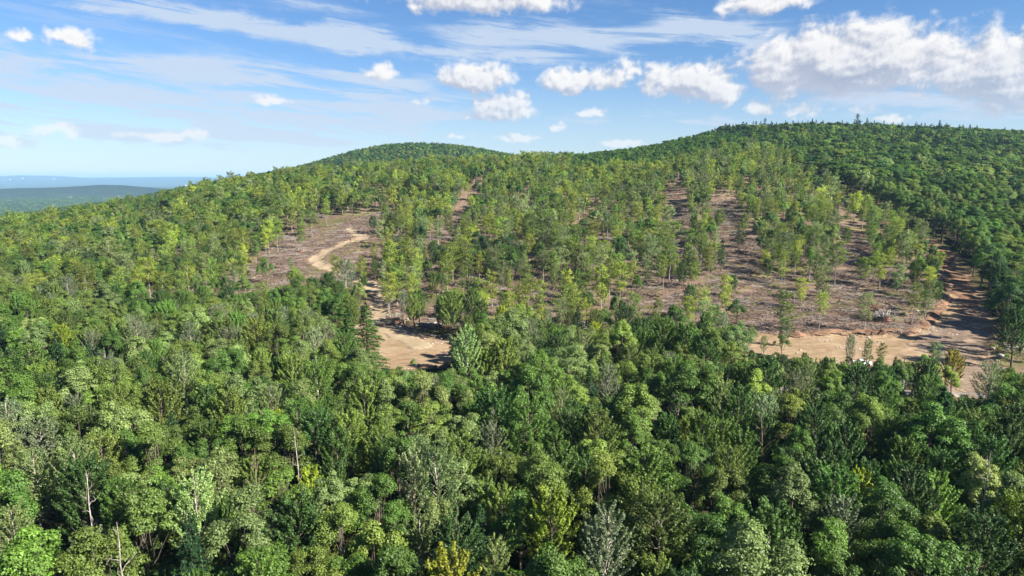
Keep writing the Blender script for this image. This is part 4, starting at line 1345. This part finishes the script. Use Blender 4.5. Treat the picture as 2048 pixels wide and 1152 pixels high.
# ------------------------------------------------------------------ logging slash, shrubs, rubble (uncountable)
def stick_cluster(seed, n, span, ln, rad):
    r = np.random.default_rng(seed); a = Acc()
    for i in range(n):
        c = np.array([r.normal() * span, r.normal() * span, .05 + abs(r.normal()) * .16])
        ph = r.uniform(0, PI); L = ln * r.uniform(.4, 1.4)
        d = np.array([np.cos(ph), np.sin(ph), r.normal() * .14]) * L * .5
        v, q = tube(np.array([c - d, c + d * .1 + r.normal(size=3) * .08, c + d]), np.array([1, .8, .5]) * rad * r.uniform(.5, 1.5), 3)
        a.add(v, q)
    return a
STICK = [stick_cluster(900 + i, 26, 1.5, 2.2, .05).build('slash_sticks', M_SLASH if i % 4 else M_DEAD) for i in range(4)] + [stick_cluster(909, 3, 1.2, 6.5, .15).build('slash_logs', M_SLASH)]
lx = rng.uniform(-200, 190, 26000); ly = rng.uniform(195, 470, 26000)
sdv = skid_side(lx, ly); bdv = bare_dist(lx, ly); ldv = lanes_dist(lx, ly)
k_ = (ly > front_y(lx) - 2) & (sdv < 2) & (bdv > .8) & ((ldv < 2) | (rng.random(26000) < .45 * (ly < 400))) & visible(lx, ly, 20)
lx, ly = lx[k_][:7000], ly[k_][:7000]; lz = gh(lx, ly)
stuff_points('logging_slash', 'brown sticks and tops of felled trees strewn over the thinned slope', STICK,
             [(x, y, z, rng.uniform(.7, 1.5), rng.uniform(0, 6.28), 4 if rng.random() < .035 else rng.integers(4), .1, .1, .1, 1.0) for x, y, z in zip(lx, ly, lz)], cat='logging slash')
def shrub(seed, n, R_, leaf):
    r = np.random.default_rng(seed); a = Acc()
    d = rdirs(r, n); d[:, 2] = abs(d[:, 2])
    p = d * R_ * r.uniform(.3, 1, (n, 1)) * np.array([1, 1, .8])
    v, q = cards(r, p, d + r.normal(size=(n, 3)) * .5 + np.array([0, 0, .4]), leaf, leaf * .6)
    a.add(v, q, np.clip(r.normal(.5, .18, n), 0, 1))
    return a
SHRUB = [shrub(950 + i, 70, .75, .30).build('shrub', M_LEAF) for i in range(4)]
lx = rng.uniform(-330, 200, 60000); ly = rng.uniform(190, 600, 60000)
pt = fbm(lx, ly, 20, 3)
k_ = (ly > front_y(lx) - 2) & (skid_side(lx, ly) < -3) & (bare_dist(lx, ly) > 1.5) & visible(lx, ly, 20) & (rng.random(60000) < np.clip(.28 + 1.0 * pt + .25 * sstep(-lx, 40, 160), .02, .9)) & ((lanes_dist(lx, ly) > 0) | (rng.random(60000) < .10))
lx, ly = lx[k_][:11000], ly[k_][:11000]; lz = gh(lx, ly)
rec = []
for x, y, z in zip(lx, ly, lz):
    tn = tint([C_THIN, C_THINY, C_MID, (0.20, 0.17, 0.07)][rng.choice(4, p=[.38, .3, .17, .15])], rng, .08, .2)
    rec.append((x, y, z, rng.uniform(.5, 1.5), rng.uniform(0, 6.28), rng.integers(4), *tn, 1.1))
stuff_points('stump_sprouts', 'low green sprouts and brush between the slender trees', SHRUB, rec, cat='undergrowth')
# rubble and boulders
def rock(seed, n=9, flat=.7):
    r = np.random.default_rng(seed)
    th = np.arange(8) * PI / 4
    rings = []
    for k, (zz, rr) in enumerate(((-.35, .75), (0, 1.0), (.45, .82), (.75, .35))):
        rad = rr * r.uniform(.75, 1.15, 8)
        rings.append(np.stack([np.cos(th) * rad, np.sin(th) * rad, np.full(8, zz) * flat + r.normal(size=8) * .06], 1))
    v = np.vstack(rings + [np.array([[0, 0, .8 * flat]])])
    q = []
    for k in range(3):
        for j in range(8):
            q.append((k * 8 + j, k * 8 + (j + 1) % 8, (k + 1) * 8 + (j + 1) % 8, (k + 1) * 8 + j))
    for j in range(0, 8, 2):
        q.append((24 + j, 24 + (j + 1) % 8, 24 + (j + 2) % 8, 32))
    return v, np.array(q)
ROCKS = []
for i in range(5):
    a = Acc(); a.add(*rock(970 + i)); ROCKS.append(a.build('boulder', M_STONEL if i == 0 else M_STONE))
rec = []
lx = rng.uniform(-60, 150, 40000); ly = rng.uniform(160, 260, 40000)
bdv = bare_dist(lx, ly)
k_ = (np.abs(bdv - .8) < 1.6) & (rng.random(40000) < .30)
k2 = (bdv < -1) & (rng.random(40000) < np.clip(fbm(lx, ly, 9, 2) * 1.1 - .15, 0, .5) * .5) & (lx > 0)
heap = Wp([(800, 668), (835, 672), (860, 690), (905, 672), (930, 668)])
k3 = (dist_line(lx, ly, heap) < 1.6) & (rng.random(40000) < .45)
k4 = (dist_line(lx, ly, Wp([(1960, 610), (1900, 640), (1860, 668), (1990, 660), (1900, 655)])) < 3.0) & (rng.random(40000) < .7)
k_ = k_ | k2 | k3 | k4
for x, y, z in zip(lx[k_], ly[k_], gh(lx[k_], ly[k_])):
    rec.append((x, y, z + .12, float(np.exp(rng.normal(-1.75, .45))), rng.uniform(0, 6.28), rng.integers(5), .1, .1, .1, 1.1))
print('rubble', len(rec))
stuff_points('rubble', 'small stones strewn along the edges of the dirt landings', ROCKS, rec, cat='stones')
BOULD = [(870, 648, 1.0, 0, 'white boulder beside the dark hollow at the back of the sandy landing'), (835, 648, .9, 0, 'large pale boulder at the back edge of the sandy landing'),
         (800, 655, .8, 0, 'pale boulder at the back edge of the landing beside the track mouth'), (892, 655, .6, 1, 'grey boulder alone on the upper sandy landing'),
         (815, 640, .7, 0, 'low pale boulder under the pale trunks behind the sandy landing'), (870, 632, .6, 1, 'grey boulder in slash behind the sandy landing'),
         (1815, 662, .9, 0, 'white boulder on the dark bank of the long landing'), (1737, 674, .8, 0, 'pale flat boulder on the dirt at the back of the long landing'),
         (1835, 624, 1.1, 1, 'tan boulder at the foot of the pale trunked birch'), (1851, 612, 1.0, 0, 'tan boulder on the bank where the skid trail turns'),
         (1910, 655, .8, 1, 'grey boulder in the rubble where the skid trail meets the landing'), (2000, 715, 1.6, 1, 'large grey boulder in shade under the trees of the long landing'),
         (1985, 700, 1.2, 1, 'grey boulder in shade on the long landing'), (480, 630, .8, 0, 'pale boulder in slash below the open slope'), (548, 628, .9, 0, 'pale boulder beside the dark brush hollow'),
         (395, 640, .7, 0, 'small pale boulder in brush at the foot of the open slope'), (745, 742, .7, 0, 'pale boulder on the near bank of the sandy landing'), (752, 755, .7, 0, 'second pale boulder below the near bank of the sandy landing'),
         (1796, 735, .9, 1, 'grey boulder beside the short dark stem on the long landing'), (690, 484, .8, 0, 'pale boulder heap beside the upper dirt track'), (870, 420, .9, 0, 'pale boulder alone in the upper slash lane')]
for i, (px, py, s_, w_, lb) in enumerate(BOULD):
    x, y, _ = W(px, py)
    a = Acc(); a.add(*rock(1000 + i, flat=.75))
    b_ = link('boulder', a.build('boulder', M_STONEL if w_ == 0 else M_STONE), None, (x, y, gz(x, y) + .12 + s_ * .12), rng.uniform(0, 6), (s_ * .8, s_ * .65, s_ * .7))
    tag(b_, lb, 'boulder', None)

# ------------------------------------------------------------------ brush piles: heaped roots and tops
def brush_pile(px, py, w, h, n, mat, mat2, label, seed):
    r = np.random.default_rng(seed)
    x, y, _ = W(px, py)
    e = empty('brush_pile', (x, y, gz(x, y)))
    th = np.linspace(0, 2 * PI, 15)[:-1]
    rings = [np.stack([np.cos(th) * w * k * r.uniform(.8, 1.15, 14), np.sin(th) * w * .7 * k * r.uniform(.8, 1.15, 14), np.full(14, zz * h) + r.normal(size=14) * .12 * h * (zz > 0)], 1)
             for k, zz in ((1.05, -.25), (.9, .12), (.6, .34), (.25, .45))]
    v = np.vstack(rings); q = [(k * 14 + j, k * 14 + (j + 1) % 14, (k + 1) * 14 + (j + 1) % 14, (k + 1) * 14 + j) for k in range(3) for j in range(14)]
    a = Acc(); a.add(v, np.array(q)); link('heap', a.build('heap', mat), e)
    for i in range(n):
        ph = r.uniform(0, 2 * PI); rr = r.uniform(0, .85)
        p0 = np.array([np.cos(ph) * w * rr, np.sin(ph) * w * .7 * rr, h * .5 * (1 - rr)])
        d = np.array([np.cos(ph) * r.uniform(.2, 1), np.sin(ph) * r.uniform(.2, 1), r.uniform(.25, 1.2)]); d /= np.linalg.norm(d)
        L = r.uniform(.7, 1.5) * h
        a = Acc(); limb(a, r, p0, p0 + d * L, .14, .05, .08, 4, 5)
        m = p0 + d * L * .55
        limb(a, r, m, m + (d + r.normal(size=3) * .6) * L * .4, .05, .02, 0, 3, 4)
        link('branch', a.build('branch', mat2, True), e)
    return tag(e, label, 'brush pile')
brush_pile(1768, 640, 3.4, 2.6, 44, M_RUST, M_POLE, 'heap of grey upturned roots on rusty brush behind the long landing', 1)
brush_pile(1752, 622, 3.6, 1.7, 14, M_RUST, M_RUST, 'rust red brush heap behind the grey upturned roots', 2)
brush_pile(603, 505, 3.0, 1.6, 12, M_RUST, M_SLASH, 'rusty orange brush heap on open slash beside the upper track', 3)
brush_pile(936, 364, 6, 5, 14, M_SLASH, M_SLASH, 'dark brown brush heap at the top of the open lane', 4)
brush_pile(560, 605, 5, 2.2, 16, M_SLASH, M_DEAD, 'dark brush hollow at the foot of the open slope', 5)
brush_pile(1395, 655, 3, 1.0, 12, M_SLASH, M_SLASH, 'low brown brush heap at the narrow end of the long landing', 6)
brush_pile(905, 705, 4, 1.0, 14, M_SLASH, M_SLASH, 'dark brown brush bank on the near corner of the sandy landing', 7)

# ------------------------------------------------------------------ pickup on the long landing
M_PAINT = plain_material('white_paint', (0.78, 0.79, 0.80), 0.3, 0, .03)
M_GLASS = plain_material('dark_glass', (0.02, 0.025, 0.03), 0.08, 0, .1)
M_TYRE = plain_material('tyre', (0.02, 0.02, 0.02), 0.9, 0, .2)
M_RIM = plain_material('rim', (0.45, 0.45, 0.46), 0.35, .7, .1)
M_LAMP = plain_material('lamp_glass', (0.7, 0.7, 0.68), 0.2, 0, .05)
M_RED = plain_material('red_lamp', (0.45, 0.02, 0.02), 0.3, 0, .05)
def pickup(px, py, rz):
    x, y, _ = W(px, py)
    e = empty('pickup_truck', (x, y, gz(x, y) + .12), rz)
    a = Acc(); a.add(*box(-2.7, 2.7, -.93, .93, .45, .95, .04, .03)); a.add(*box(.9, 2.65, -.9, .9, .953, 1.15, .08, .06))
    link('body', a.build('body', M_PAINT), e)
    a = Acc(); a.add(*box(-1.0, 1.0, -.86, .86, .953, 1.78, .38, .10)); cab = link('cab', a.build('cab', M_PAINT), e)
    for y0 in (-1, 1):
        a = Acc(); v, q = box(-.62, .62, -.02, .02, 1.16, 1.66, .12, 0); v[:, 1] += y0 * np.where(v[:, 2] > 1.4, .80, .845); a.add(v, q); link('window', a.build('window', M_GLASS), cab)
    for x0 in (-1, 1):
        a = Acc(); v, q = box(-.02, .02, -.72, .72, 1.16, 1.66, 0, .06); v[:, 0] += x0 * np.where(v[:, 2] > 1.4, .70, .925); a.add(v, q); link('windscreen', a.build('windscreen', M_GLASS), cab)
    a = Acc()
    for v in ((-2.66, -1.02, -.9, -.82), (-2.66, -1.02, .82, .9), (-2.66, -2.58, -.817, .817)):
        a.add(*box(*v, .953, 1.3))
    link('cargo_bed', a.build('cargo_bed', M_PAINT), e)
    th = np.arange(16) * PI / 8
    for wx in (-1.75, 1.75):
        for wy in (-.86, .86):
            wv = np.vstack([np.stack([wx + np.cos(th) * r_, np.full(16, wy + d_), .39 + np.sin(th) * r_], 1) for r_, d_ in ((.24, -.13), (.39, -.12), (.39, .12), (.24, .13))])
            wq = np.array([(k * 16 + j, k * 16 + (j + 1) % 16, (k + 1) * 16 + (j + 1) % 16, (k + 1) * 16 + j) for k in range(3) for j in range(16)])
            a = Acc(); a.add(wv, wq); w_ = link('wheel', a.build('wheel', M_TYRE, True), e)
            sgn = 1 if wy > 0 else -1
            rv = np.vstack([np.stack([wx + np.cos(th) * .25, np.full(16, wy + sgn * .10), .39 + np.sin(th) * .25], 1), np.stack([wx + np.cos(th) * .06, np.full(16, wy + sgn * .128), .39 + np.sin(th) * .06], 1)])
            rq = np.array([(j, (j + 1) % 16, 16 + (j + 1) % 16, 16 + j) for j in range(16)])
            a = Acc(); a.add(rv, rq); link('rim', a.build('rim', M_RIM), w_)
    for wy in (-.68, .68):
        a = Acc(); a.add(*box(2.655, 2.72, wy - .18, wy + .18, .72, .9)); link('headlight', a.build('headlight', M_LAMP), e)
        a = Acc(); a.add(*box(-2.72, -2.655, wy - .10, wy + .10, .7, .93)); link('tail_light', a.build('tail_light', M_RED), e)
    return tag(e, 'white pickup truck half hidden by saplings on the near edge of the long landing', 'pickup truck')
pickup(1722, 731, R(8))

# ------------------------------------------------------------------ utility pole and its wire
M_WIRE = plain_material('wire', (0.35, 0.35, 0.36), 0.5, .3, .1)
PX, PY = 82.0, 138.0
pz = gz(PX, PY)
def utility_pole(x, y, label):
    z0 = gz(x, y)
    e = empty('utility_pole', (x, y, z0))
    a = Acc(); v, q = tube(np.array([(0, 0, -.8), (0, 0, 4), (0, 0, 10.2)]), np.array([.19, .16, .12]), 8); a.add(v, q); a.add(*tube(np.array([(0, 0, 10.2), (0, 0, 10.26)]), np.array([.12, .01]), 8))
    link('pole', a.build('pole', M_POLE, True), e)
    a = Acc(); a.add(*box(-.06, .06, -1.1, 1.1, 9.35, 9.48)); arm = link('crossarm', a.build('crossarm', M_POLE), e)
    for d in (-.95, 0.25, .95):
        a = Acc(); a.add(*tube(np.array([(0, d, 9.482), (0, d, 9.56), (0, d, 9.68)]), np.array([.03, .06, .035]), 6)); link('insulator', a.build('insulator', M_STONEL), arm)
    return tag(e, label, 'utility pole'), z0
utility_pole(PX, PY, 'weathered grey utility pole rising from the trees near the long landing')
utility_pole(PX + 52, PY - 22, 'weathered grey utility pole beside the road past the long landing')
for d in (-.95, .25, .95):
    t = np.linspace(0, 1, 15)
    z0, z1 = gz(PX, PY) + 9.68, gz(PX + 52, PY - 22) + 9.68
    p = np.stack([PX + 52 * t, PY + d - 22 * t, z0 + (z1 - z0) * t - 1.1 * 4 * t * (1 - t)], 1)
    a = Acc(); a.add(*tube(p, .018, 4))
    tag(link('power_cable', a.build('power_cable', M_WIRE)), 'thin power cable strung between the two utility poles', 'cable', 'cables between the utility poles')

# ------------------------------------------------------------------ pale buildings far out on the lowland
M_WALL = plain_material('white_wall', (0.75, 0.74, 0.72), 0.8, 0, .05)
M_ROOF = plain_material('grey_roof', (0.30, 0.30, 0.31), 0.8, 0, .1)
def far_building(px, py, w, d, h, label):
    x, y, _ = W(px, py)
    z = gz(x, y)
    e = empty('white_building', (x, y, z))
    a = Acc(); a.add(*box(-w / 2, w / 2, -d / 2, d / 2, -2, h)); link('wall', a.build('wall', M_WALL), e)
    v = np.array([(-w / 2 - 1, -d / 2 - 1, h), (w / 2 + 1, -d / 2 - 1, h), (w / 2 + 1, d / 2 + 1, h), (-w / 2 - 1, d / 2 + 1, h), (-w / 2 - 1, 0, h + d * .3), (w / 2 + 1, 0, h + d * .3)], float)
    a = Acc(); a.add(v, np.array([(0, 1, 5, 4), (2, 3, 4, 5), (0, 4, 3, 3), (1, 2, 5, 5)])[:2])
    link('roof', a.build('roof', M_ROOF), e)
    tag(e, label, 'building')
far_building(45, 358, 60, 25, 16, 'white building in the far lowland under the pointed horizon hill')
far_building(20, 360, 45, 25, 14, 'small pale building in the far lowland beside the white building')
far_building(108, 359, 50, 25, 16, 'white building alone on the far wooded lowland')
far_building(140, 397, 40, 14, 8, 'long low pale building in the nearer lowland woods')
far_building(371, 373, 40, 25, 22, 'small white building just above the near wooded ridge')

# ------------------------------------------------------------------ the air
def haze():
    x0, x1, y0, y1 = gx[0] - 300, gx[-1] + 300, gy[0] - 300, gy[-1] + 300
    z0, z1 = float(Z.min()) - 1.5, float(Z.max()) + 30
    a = Acc(); a.add(*box(x0, x1, y0, y1, z0, z1))
    m = bpy.data.materials.new('haze'); m.use_nodes = True
    t = NT(m.node_tree); t.n.clear()
    out = t.add('ShaderNodeOutputMaterial')
    pv = t.add('ShaderNodeVolumePrincipled')
    pv.inputs['Color'].default_value = (0.36, 0.62, 0.95, 1)
    pv.inputs['Density'].default_value = 5.5e-5
    t.l.new(pv.outputs[0], out.inputs['Volume'])
    v, q, _ = a.arrays()
    return tag(link('haze', mesh_from('haze', v, [q], [m])), 'pale blue haze in the air over the lowland', None, None, 'stuff')
haze()
